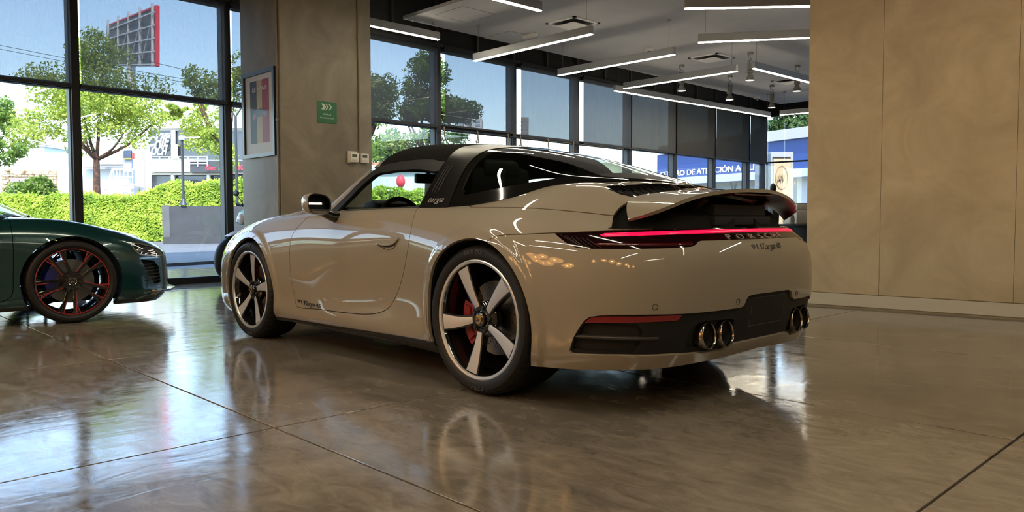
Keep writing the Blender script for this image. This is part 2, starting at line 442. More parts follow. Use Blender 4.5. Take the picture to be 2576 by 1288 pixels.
    def ball(s, c, r, n=12, m=8, sc=(1, 1, 1)):
        b = len(s.V)
        for i in range(m+1):
            t = PI*i/m
            for k in range(n):
                a = 2*PI*k/n; s.V.append((c[0]+r*sc[0]*math.sin(t)*math.cos(a), c[1]+r*sc[1]*math.sin(t)*math.sin(a), c[2]+r*sc[2]*math.cos(t)))
        for i in range(m):
            for k in range(n):
                k2 = (k+1) % n; s.F.append((b+i*n+k, b+(i+1)*n+k, b+(i+1)*n+k2, b+i*n+k2))
        return s
    def obj(s, name, m, parent=None, smooth=False, bevel=0., seg=2, auto=None, fix=True):
        me = bpy.data.meshes.new(name); me.from_pydata(s.V, [], s.F)
        bm = bmesh.new(); bm.from_mesh(me)
        if smooth: bmesh.ops.remove_doubles(bm, verts=bm.verts, dist=1e-6)
        if fix: bmesh.ops.recalc_face_normals(bm, faces=bm.faces)
        if bevel:
            es = [e for e in bm.edges if len(e.link_faces) == 2 and e.calc_face_angle(0) > .6]
            bmesh.ops.bevel(bm, geom=es, offset=bevel, segments=seg, affect='EDGES', profile=.6, clamp_overlap=True)
        bm.to_mesh(me); bm.free()
        if smooth or bevel:
            me.polygons.foreach_set('use_smooth', np.ones(len(me.polygons), bool))
            me.set_sharp_from_angle(angle=auto if auto else .7)
        if m is not None: me.materials.append(m)
        return link(bpy.data.objects.new(name, me), parent)
def thing(name, label, cat, loc=(0, 0, 0), rz=0., group=None, rot=None):
    o = link(bpy.data.objects.new(name, None)); o.empty_display_size = .1
    o.location = loc; o.rotation_euler = rot or (0, 0, rz); return tag(o, label, cat, group)
def tag(o, label, cat, group=None):
    o['label'] = label; o['category'] = cat
    if group: o['group'] = group
    return o
def part(name, parent):
    o = link(bpy.data.objects.new(name, None), parent); o.empty_display_size = .05; return o
def structure(o): o['kind'] = 'structure'; return o
def stuff(o): o['kind'] = 'stuff'; return o
def dup(o, parent=None):
    c = o.copy(); link(c, parent)
    for ch in list(o.children): dup(ch, c)
    return c
def text_mesh(txt, size=1., extrude=0., shear=0., bold=0., align='CENTER', space=1., xscale=1.):
    """lettering as triangles: returns V (x right, y up, z out), F"""
    cu = bpy.data.curves.new('lettering', 'FONT'); cu.body = txt; cu.size = size; cu.extrude = extrude; cu.shear = shear; cu.offset = bold
    cu.align_x = align; cu.align_y = 'CENTER'; cu.space_character = space; cu.resolution_u = 3
    o = bpy.data.objects.new('lettering', cu); COL.objects.link(o)
    dg = bpy.context.evaluated_depsgraph_get(); dg.update()
    me = bpy.data.meshes.new_from_object(o.evaluated_get(dg))
    bm = bmesh.new(); bm.from_mesh(me); bmesh.ops.triangulate(bm, faces=bm.faces); bm.verts.ensure_lookup_table()
    V = np.array([v.co[:] for v in bm.verts]).reshape(-1, 3); F = np.array([[v.index for v in f.verts] for f in bm.faces]).reshape(-1, 3)
    bm.free(); bpy.data.meshes.remove(me); bpy.data.objects.remove(o); bpy.data.curves.remove(cu)
    V = V*np.array([xscale, 1, 1]); return V, F
def text_fit(txt, w, h, extrude=.002, **k):
    """lettering scaled to a w x h box, centred on the origin"""
    V, F = text_mesh(txt, 1., .01, **k)
    lo, hi = V.min(0), V.max(0); V = (V-(lo+hi)/2)*np.array([w/(hi[0]-lo[0]), h/(hi[1]-lo[1]), 1]); V[:, 2] = np.where(V[:, 2] > 0, extrude, 0)
    return V, F
def split_loose(V, F):
    lab = np.arange(len(V))
    while True:
        mn = lab[F].min(1); new = lab.copy()
        for k in range(3): np.minimum.at(new, F[:, k], mn)
        new = new[new]
        if (new == lab).all(): break
        lab = new
    for c in np.unique(lab[F[:, 0]]):
        f = F[lab[F[:, 0]] == c]; u, inv = np.unique(f, return_inverse=True); yield u, inv.reshape(-1, 3)
def letter_objs(name, V, F, m, parent):
    return [mesh_obj(name, V[u], f, m, parent) for u, f in split_loose(V, F)]
def text_on(name, V, F, m, parent, o, ex, ey):
    """put flat lettering on a plane: origin o, right ex, up ey"""
    o, ex, ey = (np.array(q, float) for q in (o, ex, ey)); ez = np.cross(ex, ey)
    return letter_objs(name, o+V[:, :1]*ex+V[:, 1:2]*ey+V[:, 2:]*ez, F, m, parent)
# ------------------------------------------------------------------ the showroom shell
WDIR = np.array([.0431, -.99907, 0.]); WNRM = np.array([.99907, .0431, 0.]); WORG = np.array([7.46, -.72, 0.])
def wp(s, z, off=0.): return WORG+WDIR*s+WNRM*off+np.array([0, 0, z])
WROT = math.atan2(WDIR[1], WDIR[0])
ZT, ZH, ZCEIL, ZDARK = 2.355, 3.71, 3.86, 4.75
MULL = [-1.36+1.85*k for k in range(-3, 10)]+[16.32]
FRAME = mat('anodised_dark_frame', (.012, .012, .013), .5, spec=.3)
FRAMEL = mat('anodised_grey_frame', (.07, .078, .085), .5)
PANE = glass_mat('window_glass', (.96, .985, .985), .03)
BLACKCEIL = mat('black_ceiling', (.006, .006, .006), .9)

# concrete floor cut into slabs
CONC = mat('polished_concrete', (.2, .17, .13), .14, spec=.6)
n_, l_, b_ = nodes(CONC)
t1 = noise(CONC, .9, 8, .62, 'World', (1, 1, 1), .6); t2 = noise(CONC, 5.5, 7, .7, 'World', (1, 2.2, 1), 1.0); t3 = noise(CONC, 40, 4, .6, 'World')
mx = n_.new('ShaderNodeMix'); mx.data_type = 'FLOAT'; mx.inputs[0].default_value = .45; l_.new(t1.outputs[0], mx.inputs[2]); l_.new(t2.outputs[0], mx.inputs[3])
l_.new(ramp(CONC, mx.outputs[0], [(.33, (.072, .061, .048)), (.47, (.13, .111, .087)), (.56, (.18, .154, .121)), (.70, (.245, .211, .168))]), b_.inputs['Base Color'])
l_.new(ramp(CONC, t2.outputs[0], [(.3, (.06, .06, .06)), (.7, (.17, .17, .17))]), b_.inputs['Roughness'])
t4 = noise(CONC, 2.6, 3, .5, 'World', (2.2, 1, 1), .8); u0 = bump(CONC, t4.outputs[0], .11, .012); u1 = bump(CONC, t2.outputs[0], .022, .010, u0); bump(CONC, t3.outputs[0], .015, .0010, u1)
floor = structure(MB().bbox((-9.2, -17.4, -.12), (9., 7.2, -.016)).obj('floor', mat('joint_filler', (.02, .016, .012), .7)))
GX = [.14+2.1*k for k in range(-5, 6)]; GY = [-.066+1.9*k for k in range(-10, 5)]
slab_me = None
for i in range(len(GX)-1):
    for j in range(len(GY)-1):
        if slab_me is None:
            o = MB().bbox((-1.0455, -.9455, -.016), (1.0455, .9455, 0)).obj('floor_slab', CONC, floor, bevel=.0015, seg=1); slab_me = o.data
        else:
            o = link(bpy.data.objects.new('floor_slab', slab_me), floor)
        o.location = ((GX[i]+GX[i+1])/2, (GY[j]+GY[j+1])/2, 0)

# ------------------------------------------------------------------ curtain wall
def local_box(mb, s0, s1, o0, o1, z0, z1):
    P = [wp(s, z, o) for z in (z0, z1) for s, o in ((s0, o0), (s1, o0), (s1, o1), (s0, o1))]
    return mb.add(P, [(0, 3, 2, 1), (4, 5, 6, 7), (0, 1, 5, 4), (1, 2, 6, 5), (2, 3, 7, 6), (3, 0, 4, 7)])
for k in range(len(MULL)-1):
    a, b = MULL[k], MULL[k+1]
    win = structure(local_box(MB(), a-.045, a+.045, -.10, .09, 0, ZH).obj('window_%d' % (k+1), FRAME))
    local_box(MB(), a+.045, b-.045, -.06, .07, ZT, ZT+.062).obj('transom', FRAME, win)
    local_box(MB(), a+.045, b-.045, -.06, .07, 0, .085).obj('window_sill', FRAME, win)
    local_box(MB(), a+.045, b-.045, -.06, .07, ZH-.06, ZH).obj('window_head', FRAME, win)
    local_box(MB(), a-.058, a-.045, -.05, .05, .09, ZH-.06).obj('glazing_bead', FRAMEL, win)
    local_box(MB(), a+.045, b-.045, .0, .008, .08, ZT+.005).obj('lower_pane', PANE, win)
    local_box(MB(), a+.045, b-.045, .0, .008, ZT+.058, ZH-.055).obj('upper_pane', PANE, win)
structure(local_box(MB(), MULL[-1]-.05, MULL[-1]+.05, -.05, .09, 0, ZH).obj('trim_1', FRAME))
# glazed return wall at the far corner
CORN = wp(16.32, 0)
for k in range(3):
    f = lambda t, z, o: CORN-WNRM*t+WDIR*o+np.array([0, 0, z])
    def rb(t0, t1, o0, o1, z0, z1, nm, m, par=None):
        P = [f(t, z, o) for z in (z0, z1) for t, o in ((t0, o0), (t1, o0), (t1, o1), (t0, o1))]
        return MB().add(P, [(0, 1, 2, 3), (7, 6, 5, 4), (4, 5, 1, 0), (5, 6, 2, 1), (6, 7, 3, 2), (7, 4, 0, 3)]).obj(nm, m, par)
    a = .05+1.45*k
    win = structure(rb(a+1.40, a+1.45, -.06, .06, 0, ZH, 'window_%d' % (14+k), FRAME))
    rb(a, a+1.40, -.03, .03, ZT+.02, ZT+.06, 'transom', FRAME, win); rb(a, a+1.40, -.03, .03, 0, .09, 'window_sill', FRAME, win); rb(a, a+1.40, -.03, .03, ZH-.05, ZH, 'window_head', FRAME, win)
    rb(a, a+1.40, 0, .008, .09, ZT+.02, 'lower_pane', PANE, win); rb(a, a+1.40, 0, .008, ZT+.06, ZH-.05, 'upper_pane', PANE, win)

# black bulkhead above the glazing, with stiffener ribs
bh = structure(local_box(MB(), -7.5, 16.6, -.05, .25, ZH, ZDARK).obj('wall_bulkhead', BLACKCEIL))
RIB = mat('bulkhead_rib', (.020, .018, .016), .6)
for k in range(26):
    s = -7+.93*k; local_box(MB(), s-.02, s+.02, -.11, -.05, ZH+.02, ZDARK-.02).obj('stiffener_rib', RIB, bh)
local_box(MB(), -7.5, 16.6, -.14, -.05, ZH-.002, ZH+.035).obj('blind_rail', RIB, bh)
o = structure(MB().bbox((3.5, -17.45, ZH), (8.3, -17.15, ZDARK)).obj('wall_far_bulkhead', BLACKCEIL))

# ceilings
WHITEC = mottled('ceiling_plaster', [(.36, .36, .365), (.39, .39, .395)], 3., .9)
structure(MB().prism([(6.985, -3.785), (7.245, -16.2), (.7, -16.25), (.7, -3.80)], ZCEIL, ZCEIL+.05).obj('ceiling', WHITEC))
structure(MB().bbox((-9.2, -17.5, ZDARK), (8.4, 7.3, 13.5)).obj('ceiling_and_shade_block', BLACKCEIL))  # black ceiling below; unseen upper floors above added to shade the forecourt
# remaining walls
PLASTER = mat('beige_plaster', (.42, .315, .185), .62)
t = noise(PLASTER, 1.6, 8, .62, 'World', (1, 1, 1), 1.2); tb = noise(PLASTER, 9, 8, .7, 'World', (1, 1, .6), 2.)
n_, l_, b_ = nodes(PLASTER)
l_.new(ramp(PLASTER, t.outputs[0], [(.30, (.335, .250, .143)), (.5, (.40, .305, .180)), (.70, (.465, .362, .222))]), b_.inputs['Base Color'])
tc_ = noise(PLASTER, 30, 6, .7, 'World', (1, 1, .35), 1.5); ub = bump(PLASTER, tb.outputs[0], .22, .012); bump(PLASTER, tc_.outputs[0], .12, .003, ub)
BACKW = mottled('back_wall_paint', [(.30, .25, .18), (.36, .30, .22)], 2, .8)
structure(MB().bbox((-9.3, -17.4, 0), (-9.1, 7.2, ZDARK)).obj('wall_back', BACKW))
structure(MB().bbox((-9.2, 7.0, 0), (8., 7.2, ZDARK)).obj('wall_left', BACKW))

# beige partition on the right: panels with fine joints, plinth below
pA = at_z(2026, 767, 0); pB = at_z(2576, 805, 0); dW = (pB-pA); dW[2] = 0; dW /= np.linalg.norm(dW); nW = np.array([dW[1], -dW[0], 0.])
if nW[1] < 0: nW = -nW
def wl(u, o, z): return pA+dW*u+nW*o+np.array([0, 0, z])
def wbox(mb, u0, u1, o0, o1, z0, z1):
    P = [wl(u, o, z) for z in (z0, z1) for u, o in ((u0, o0), (u1, o0), (u1, o1), (u0, o1))]
    return mb.add(P, [(0, 1, 2, 3), (7, 6, 5, 4), (4, 5, 1, 0), (5, 6, 2, 1), (6, 7, 3, 2), (7, 4, 0, 3)])
wr = structure(wbox(MB(), .0, 9.4, -.20, -.012, 0, ZDARK).obj('wall_right', PLASTER))
u1 = float(np.dot(at_z(2207, 780.5, 0)-pA, dW)); u2 = float(np.dot(at_z(2547, 803, 0)-pA, dW)); pw = u2-u1
edges = [0., u1]+[u1+pw*k for k in range(1, 9)]
for a, b in zip(edges[:-1], edges[1:]):
    wbox(MB(), a+.0015, b-.0015, -.012, 0, .135, ZDARK).obj('wall_panel', PLASTER, wr)
structure(wbox(MB(), .0, 9.4, -.012, .004, .018, .128).obj('baseboard_right', mat('plinth_paint', (.46, .40, .30), .5)))

# ------------------------------------------------------------------ concrete column
CX0, CX1, CY0, CY1 = 5.353, 6.34, -2.114, -.912
COLM = mat('column_plaster', (.2, .17, .12), .55)
t = noise(COLM, 2.1, 7, .6, 'World', (1, 1, .8), .8); tb = noise(COLM, 14, 6, .7, 'World', (1, 1, .5), .8); n_, l_, b_ = nodes(COLM)
l_.new(ramp(COLM, t.outputs[0], [(.30, (.13, .111, .078)), (.5, (.175, .15, .107)), (.70, (.235, .205, .15))]), b_.inputs['Base Color']); bump(COLM, tb.outputs[0], .08, .008)
column = structure(MB().bbox((CX0, CY0, 0), (CX1, CY1, ZDARK)).obj('wall_column', COLM, bevel=.012, seg=2))
# ------------------------------------------------------------------ roller blinds
def blind_mat(name, openv, col, tr_share=.45):
    m = bpy.data.materials.new(name); m.use_nodes = True; n = m.node_tree.nodes; l = m.node_tree.links; n.clear()
    o = n.new('ShaderNodeOutputMaterial'); t = n.new('ShaderNodeBsdfTransparent'); d = n.new('ShaderNodeBsdfDiffuse'); tr = n.new('ShaderNodeBsdfTranslucent')
    g = n.new('ShaderNodeNewGeometry'); mp = n.new('ShaderNodeMapping'); mp.inputs['Scale'].default_value = (60, 60, 4); nz = n.new('ShaderNodeTexNoise'); nz.inputs['Scale'].default_value = 1.; nz.inputs['Detail'].default_value = 3
    l.new(g.outputs['Position'], mp.inputs[0]); l.new(mp.outputs[0], nz.inputs['Vector'])
    r = n.new('ShaderNodeValToRGB'); e = r.color_ramp.elements; e[0].position = .3; e[1].position = .7; e[0].color = tuple(c*.93 for c in col)+(1,); e[1].color = tuple(c*1.07 for c in col)+(1,)
    l.new(nz.outputs[0], r.inputs[0]); l.new(r.outputs[0], d.inputs[0]); l.new(r.outputs[0], tr.inputs[0])
    t.inputs[0].default_value = (1, 1, 1, 1)
    m1 = n.new('ShaderNodeMixShader'); m1.inputs[0].default_value = tr_share; l.new(d.outputs[0], m1.inputs[1]); l.new(tr.outputs[0], m1.inputs[2])
    m2 = n.new('ShaderNodeMixShader'); m2.inputs[0].default_value = openv; l.new(m1.outputs[0], m2.inputs[1]); l.new(t.outputs[0], m2.inputs[2]); l.new(m2.outputs[0], o.inputs[0])
    return m
# window index -> (openness, colour, wrinkle, gap at left, bottom); openness set per blind for light lost at grazing view
BL = {0: (.15, .06, 0, 0, 0), 1: (.15, .06, 0, 0, 0), 2: (.15, .06, 0, 0, 0), 3: (.15, .06, 0, 0, 0), 4: (.15, .055, .001, 0, 0), 5: (.14, .06, .002, 0, 0), 6: (.12, .065, .002, .05, .04), 7: (.07, .085, .006, .085, 0), 8: (.03, .085, .014, .09, 0), 9: (.012, .075, .008, .03, 0), 10: (.003, .05, .001, .03, 0), 11: (.002, .05, .001, .03, 0), 12: (.002, .05, .001, .02, 0)}
for k in range(len(MULL)-1):
    op, cv, wr_, gp, bo = BL[k]
    a, b = MULL[k]+.05+gp, MULL[k+1]-.05
    if k >= 9: a, b = MULL[k]-.012, MULL[k+1]-.085
    if k == 12: b = MULL[k+1]-.03
    z0, z1 = ZT+.03+bo, ZH-.005; off = -.135
    ns, nz = 60, 24; S_, Z_ = np.meshgrid(np.linspace(a, b, ns), np.linspace(z0, z1, nz), indexing='ij')
    t = (S_-a)/(b-a); fall = 1-.55*(Z_-z0)/(z1-z0)
    w_ = wr_*fall*(np.sin(t*23+2.3*np.sin(t*5+k)+.6*Z_*np.cos(k))+.6*np.sin(t*41+k*2.1))
    V = WORG+WDIR*S_[..., None]+WNRM*(off+w_)[..., None]+np.array([0, 0, 1.])*Z_[..., None]
    i = np.arange(ns*nz).reshape(ns, nz); F = np.stack([i[:-1, :-1], i[1:, :-1], i[1:, 1:], i[:-1, 1:]], -1).reshape(-1, 4)
    lab = ('see-through roller blind above the dark green car' if k < 2 else 'see-through roller blind with tree branches behind it, above the coupe bonnet' if k == 2 else 'see-through roller blind with the billboard and big tree behind it' if k == 3 else 'narrow visible roller blind beside the framed poster' if k == 4 else 'see-through roller blind on the thermostat side of the column' if k == 5 else
           'see-through roller blind with bright strip, above the rod with hooks' if k == 6 else 'rippled grey roller blind beside a bright uncovered strip' if k == 7 else 'wavy grey roller blind with deep diagonal creases' if k == 8 else
           'dark grey roller blind with soft creases, beside the creased one' if k == 9 else 'narrow smooth charcoal roller blind right at the corner' if k == 12 else 'smooth charcoal roller blind next to the softly creased one' if k == 10 else 'smooth charcoal roller blind next to the narrow corner one')
    r = thing('roller_blind', lab, 'blind', group='roller blinds on the curtain wall'); r.location = (0, 0, 0)
    mesh_obj('blind_fabric', V.reshape(-1, 3), F, blind_mat('blind_fabric_%d' % k, op, (cv, cv, cv*1.02) if k < 9 else (cv, cv*.97, cv*.92), .45 if k < 9 else .18 if k == 9 else .06), r, smooth=True)
    local_box(MB(), a-.01, b+.01, off-.012, off+.012, z0-.03, z0).obj('bottom_rail', FRAME, r)
    local_box(MB(), a-.01, b+.01, off-.03, off+.03, z1-.03, z1+.03).obj('roller_tube', FRAME, r)
# rod with hooks under the middle blinds
q0, q1 = wp(4.22, ZT-.03, -.17), wp(9.35, ZT-.03, -.17)
rod = thing('hook_rod', 'long dark rod with hanging hooks below the middle blinds', 'rod')
MB().tube([q0, q1], .018, 8).obj('rod', FRAME, rod, smooth=True)
HK = mat('hook_metal', (.20, .16, .12), .45)
for px in (1117, 1201, 1278, 1309, 1378, 1442):
    c, v = pix_ray(px, 340); s = float(np.dot(c+v*(np.dot(WORG-.19*WNRM-c, WNRM)/np.dot(v, WNRM))-WORG, WDIR))
    MB().tube([wp(s, ZT+.02, -.19), wp(s, ZT-.03, -.20), wp(s+.005, ZT-.14, -.20), wp(s+.02, ZT-.19, -.20), wp(s-.03, ZT-.20, -.20), wp(s-.04, ZT-.16, -.20)], .012, 6).obj('hook', HK, rod, smooth=True)

# ------------------------------------------------------------------ ceiling fixtures
LEDW = mat('led_diffuser', (.9, .88, .8), .5, emit=(1., .885, .67), estr=LED_STR)
ALU = mat('fixture_aluminium', (.30, .31, .32), .45, metal=.35)
WIRE = mat('steel_wire', (.12, .11, .10), .5)
def ceil_at(x, y): return ZCEIL if (y < -3.8 and .7 < x < 7.2) else ZDARK
def pendant(a, b, label, z=3.31, ztop=None):
    a = np.array(a, float); b = np.array(b, float); d = (b-a)/np.linalg.norm(b-a)
    r = thing('linear_pendant_light', label, 'pendant light', (*((a+b)/2), z), group='linear pendant lights')
    L = np.linalg.norm(b-a); rz = math.atan2(d[1], d[0]); r.rotation_euler = (0, 0, rz)
    MB().bbox((-L/2, -.03, .008), (L/2, .03, .118)).obj('housing', ALU, r, bevel=.003, seg=1)
    MB().bbox((-L/2+.004, -.0265, 0), (L/2-.004, .0265, .010)).obj('light_diffuser', LEDW, r)
    for u in (-L/2+.10, L/2-.10):
        p = (a+b)/2+d*u; h = ceil_at(p[0], p[1])-z
        MB().tube([(u, 0, .118), (u, 0, h-.03)], .0025, 5).obj('suspension_wire', WIRE, r)
        MB().lathe([(0, h-.035), (.03, h-.035), (.03, h)], 12, 'z', (u, 0, 0)).obj('ceiling_canopy', ALU, r)
    return r
pendant((6.80, -1.95), (6.80, -4.33), 'linear pendant light beside the concrete column, over the window wall', 3.60)
pendant((3.83, -1.09), (3.804, -3.49), 'linear pendant light under the access panels, running towards the column')
pendant((6.56, -4.84), (4.127, -4.82), 'linear pendant light in front of the square vent, nearest the access panels')
pendant((6.487, -6.716), (4.111, -6.728), 'middle one of three parallel linear pendant lights')
pendant((6.549, -8.631), (4.152, -8.621), 'linear pendant light crossing over the long pendant')
pendant((6.818, -8.68), (6.627, -14.46), 'extra long linear pendant light along the charcoal blinds')
pd_ = np.array([1.486-2.562, -5.639+4.651]); pd_ /= np.linalg.norm(pd_); pendant((2.562, -4.651), np.array([2.562, -4.651])+pd_*2.4, 'linear pendant light meeting the beige wall, the higher of two')
pd_ = np.array([2.211-3.426, -7.166+6.298]); pd_ /= np.linalg.norm(pd_); pendant((3.426, -6.298), np.array([3.426, -6.298])+pd_*2.4, 'linear pendant light meeting the beige wall, the lower of two')
pendant((3.84, -8.6), (3.795, -11.0), 'linear pendant light touching a spotlight in view and running to the beige wall')
pendant((6.315, -14.37), (3.93, -14.75), 'short-looking linear pendant light under the far corner')
for a, b in (((1.9, 2.6), (1.9, .2)), ((-.6, 3.9), (1.8, 3.9)), ((-2.6, 1.6), (-.2, 1.6)), ((-.5, -1.2), (1.9, -1.2)), ((-3.2, 4.8), (-3.2, 2.4)), ((-4.8, -1.0), (-2.4, -1.0)), ((2.9, 5.4), (2.9, 3.0)), ((.2, 5.2), (2.6, 5.2)), ((4.4, 6.2), (4.4, 3.8)), ((-5.5, 1.0), (-5.5, 3.4)), ((-4.4, -3.2), (-2.0, -3.2))):
    pendant(a, b, 'added linear pendant light, out of view, for room light and paint reflections')  # unseen pendants added to light the room and streak the paint
GREYS = mat('spot_grey', (.19, .185, .175), .5, metal=.2); SPOTE = mat('spot_lamp_glow', (1, .95, .85), .4, emit=(1., .92, .78), estr=9.)
def spotlight(x, y, label):
    r = thing('hanging_spotlight', label, 'spotlight', (x, y, ZCEIL), group='hanging spotlights')
    MB().lathe([(0, 0), (.055, 0), (.055, -.045), (0, -.045)], 18).obj('ceiling_canopy', GREYS, r, smooth=True)
    for sy in (-1, 1): MB().tube([(0, sy*.05, -.04), (0, sy*.055, -.16)], .002, 4).obj('suspension_wire', WIRE, r)
    t = np.linspace(0, 1, 30); MB().tube([(.01+.028*math.sin(9*q)*(1-q), .03*math.sin(7.5*q+1)*(1-.5*q), -.045-.16*q) for q in t], .0042, 6).obj('power_cable', mat('black_cable', (.01, .01, .01), .6), r, smooth=True)
    b = MB()
    for sy in (-1, 1): b.bar((0, sy*.072, -.155), (0, sy*.072, -.345), .006, .02)
    b.bar((0, -.075, -.155), (0, .075, -.155), .02, .006); b.obj('bracket', GREYS, r)
    MB().lathe([(0, -.20), (.055, -.20), (.057, -.21), (.057, -.325), (0, -.325)], 20).obj('lamp_body', GREYS, r, smooth=True)
    MB().lathe([(0, -.335), (.055, -.335), (.06, -.345), (.06, -.375), (.03, -.385)], 20).obj('lamp_collar', GREYS, r, smooth=True)
    MB().lathe([(.03, -.385), (.036, -.39), (.082, -.50), (.086, -.515), (.08, -.512)], 24).obj('reflector_shade', GREYS, r, smooth=True)
    MB().lathe([(0, -.507), (.078, -.507)], 20).obj('lamp_lens', SPOTE, r)
    l = bpy.data.lights.new('spot_beam', 'SPOT'); l.energy = 60; l.spot_size = 1.1; l.spot_blend = .6; l.color = (1, .88, .68); l.shadow_soft_size = .06
    o = link(bpy.data.objects.new('spot_beam', l), r); o.location = (0, 0, -.53)
for (x, y), lb in (((6.058, -9.827), 'hanging spotlight partly behind the crossing pendant light'), ((6.008, -11.545), 'hanging spotlight above the long pendant with looped cable'), ((4.536, -9.75), 'hanging spotlight touching the end of a pendant light'), ((5.967, -13.296), 'hanging spotlight beside the dome camera at the far corner'), ((4.509, -11.532), 'hanging spotlight next to the beige wall')):
    spotlight(x, y, lb)
VW = mat('vent_white', (.55, .53, .50), .5); VD = mat('vent_dark', (.02, .02, .02), .8)
def vent(x, y, s, label):
    r = thing('ceiling_vent', label, 'vent', (x, y, ZCEIL), group='square ceiling vents')
    b = MB(); h = s/2
    for q in ((-h, -h, h, -h+.05), (-h, h-.05, h, h), (-h, -h, -h+.05, h), (h-.05, -h, h, h)): b.bbox((q[0], q[1], -.014), (q[2], q[3], 0))
    b.obj('vent_frame', VW, r)
    MB().bbox((-h+.04, -h+.04, -.004), (h-.04, h-.04, -.001)).obj('vent_throat', VD, r)
    MB().prism([(-h*.62, -h*.62), (h*.62, -h*.62), (h*.62, h*.62), (-h*.62, h*.62)], -.05, -.042).obj('vent_plate', VW, r)
vent(5.37, -5.83, .60, 'square ceiling vent behind the first parallel pendant'); vent(5.29, -9.66, .62, 'square ceiling vent above the spotlights'); v = at_z(1990, 203, ZCEIL); vent(v[0], v[1], .62, 'square ceiling vent beside the beige wall')
for (x, y), lb in (((6.13, -4.30), 'square access hatch in the white ceiling corner'), ((6.72, -5.79), 'square access hatch behind the emergency lamp')):
    r = thing('access_hatch', lb, 'hatch', (x, y, ZCEIL)); b = MB()
    for q in ((-.32, -.32, .32, -.314), (-.32, .314, .32, .32), (-.32, -.32, -.314, .32), (.314, -.32, .32, .32)): b.bbox((q[0], q[1], -.004), (q[2], q[3], 0))
    b.obj('hatch_joint', mat('hatch_joint', (.22, .21, .19), .8), r); MB().bbox((-.312, -.312, -.003), (.312, .312, 0)).obj('hatch_panel', WHITEC, r)
r = thing('emergency_lamp', 'small white emergency lamp on the ceiling', 'lamp', (6.33, -5.86, ZCEIL)); MB().bbox((-.15, -.03, -.05), (.15, .03, 0)).obj('lamp_case', VW, r, bevel=.008); MB().bbox((-.13, -.032, -.042), (.13, -.029, -.012)).obj('lamp_lens', mat('lens_grey', (.3, .3, .28), .3), r)
for (x, y), lb in (((5.62, -8.17), 'small dome camera above the middle parallel pendant'), ((7.05, -14.6), 'small dome camera at the ceiling edge near the far corner')):
    r = thing('dome_camera', lb, 'camera', (x, y, ZCEIL), group='ceiling dome cameras'); MB().lathe([(0, 0), (.075, 0), (.075, -.04), (.06, -.05), (0, -.05)], 20).obj('camera_base', VW, r, smooth=True); MB().ball((0, 0, -.05), .05, 16, 10, (1, 1, .9)).obj('camera_dome', mat('smoked_dome', (.02, .02, .02), .1, coat=1.), r, smooth=True)

# ------------------------------------------------------------------ things on the column
def on_x(px, py, off=0.): return at_x(px, py, CX0-off)
def on_y(px, py, off=0.): return at_y(px, py, CY1+off)
a = on_x(797, 252); b = on_x(847, 313); cy, cz = (a[1]+b[1])/2, (a[2]+b[2])/2; w, h = abs(a[1]-b[1]), abs(a[2]-b[2])-.01
sg = thing('evacuation_sign', 'green evacuation route sign with white arrows on concrete column', 'sign', (CX0, cy, cz))
MB().prism([(-w/2+.01, -h/2), (w/2-.01, -h/2), (w/2, -h/2+.01), (w/2, h/2-.01), (w/2-.01, h/2), (-w/2+.01, h/2), (-w/2, h/2-.01), (-w/2, -h/2+.01)], -.006, -.0005, 'x').obj('sign_plate', mat('sign_green', (.018, .115, .045), .45), sg)
SW = mat('sign_print', (.45, .50, .42), .5)
for k, (y0, wd) in enumerate(((.30, .15), (.09, .07), (-.08, .07))):
    y0 = y0*w; wd = wd*w; t = .075*h+.06*h
    o = [(y0, .25*h+t), (y0-wd, .25*h+t), (y0-wd-.1*w, .25*h), (y0-wd, .25*h-t), (y0, .25*h-t), (y0-.1*w, .25*h)]
    MB().prism(o, -.0068, -.006, 'x').obj('arrow', SW, sg)
for txt, z in (('RUTA DE', -.10), ('EVACUACIÓN', -.26)):
    V, F = text_fit(txt, w*(.42 if z > -.2 else .72), h*.085, .0006); text_on('sign_letter', V, F, SW, sg, (-.0062, 0, z*h), (0, -1, 0), (0, 0, 1))
# framed poster
a = on_y(614, 187); b = on_y(694.5, 166); c2 = on_y(694.5, 391); x0, x1 = b[0], a[0]; z1 = b[2]-.0; z0 = c2[2]
print('poster', x0, x1, z0, z1)
pc = ((x0+x1)/2, CY1, (z0+z1)/2); pw2, ph2 = (x1-x0)/2, (z1-z0)/2
ps = thing('framed_poster', 'tall framed racing poster with dark, yellow and red stripes on concrete column', 'poster', pc)
FB = mat('frame_blue_black', (.018, .022, .030), .35); b = MB(); fw = .045
b.bbox((-pw2, 0, ph2-fw), (pw2, .035, ph2)); b.bbox((-pw2, 0, -ph2), (pw2, .035, -ph2+fw)); b.bbox((-pw2, 0, -ph2+fw), (-pw2+fw, .035, ph2-fw)); b.bbox((pw2-fw, 0, -ph2+fw), (pw2, .035, ph2-fw)); b.obj('picture_frame', FB, ps)
MB().bbox((-pw2+fw, 0, -ph2+fw), (pw2-fw, .008, ph2-fw)).obj('picture_mount', mat('mount_white', (.58, .56, .52), .7), ps)
iw, ih = (pw2-fw)*.66, (ph2-fw)*.80; zc0 = .03
for x_a, x_b, col in ((iw, iw*.28, (.03, .033, .030)), (iw*.28, -iw*.28, (.46, .35, .14)), (-iw*.28, -iw, (.28, .022, .033))):
    MB().bbox((x_b, .008, -ih+zc0), (x_a, .0095, ih+zc0)).obj('poster_stripe', mat('poster_%d' % int(col[0]*1000), col, .6), ps)
V, F = text_fit('LE MANS', iw*1.5, .05, .0006, bold=.01, xscale=1.2); text_on('poster_letter', V, F, mat('poster_white', (.6, .57, .5), .6), ps, (0, .0096, ih+zc0-.10), (-1, 0, 0), (0, 0, 1))
b = MB()
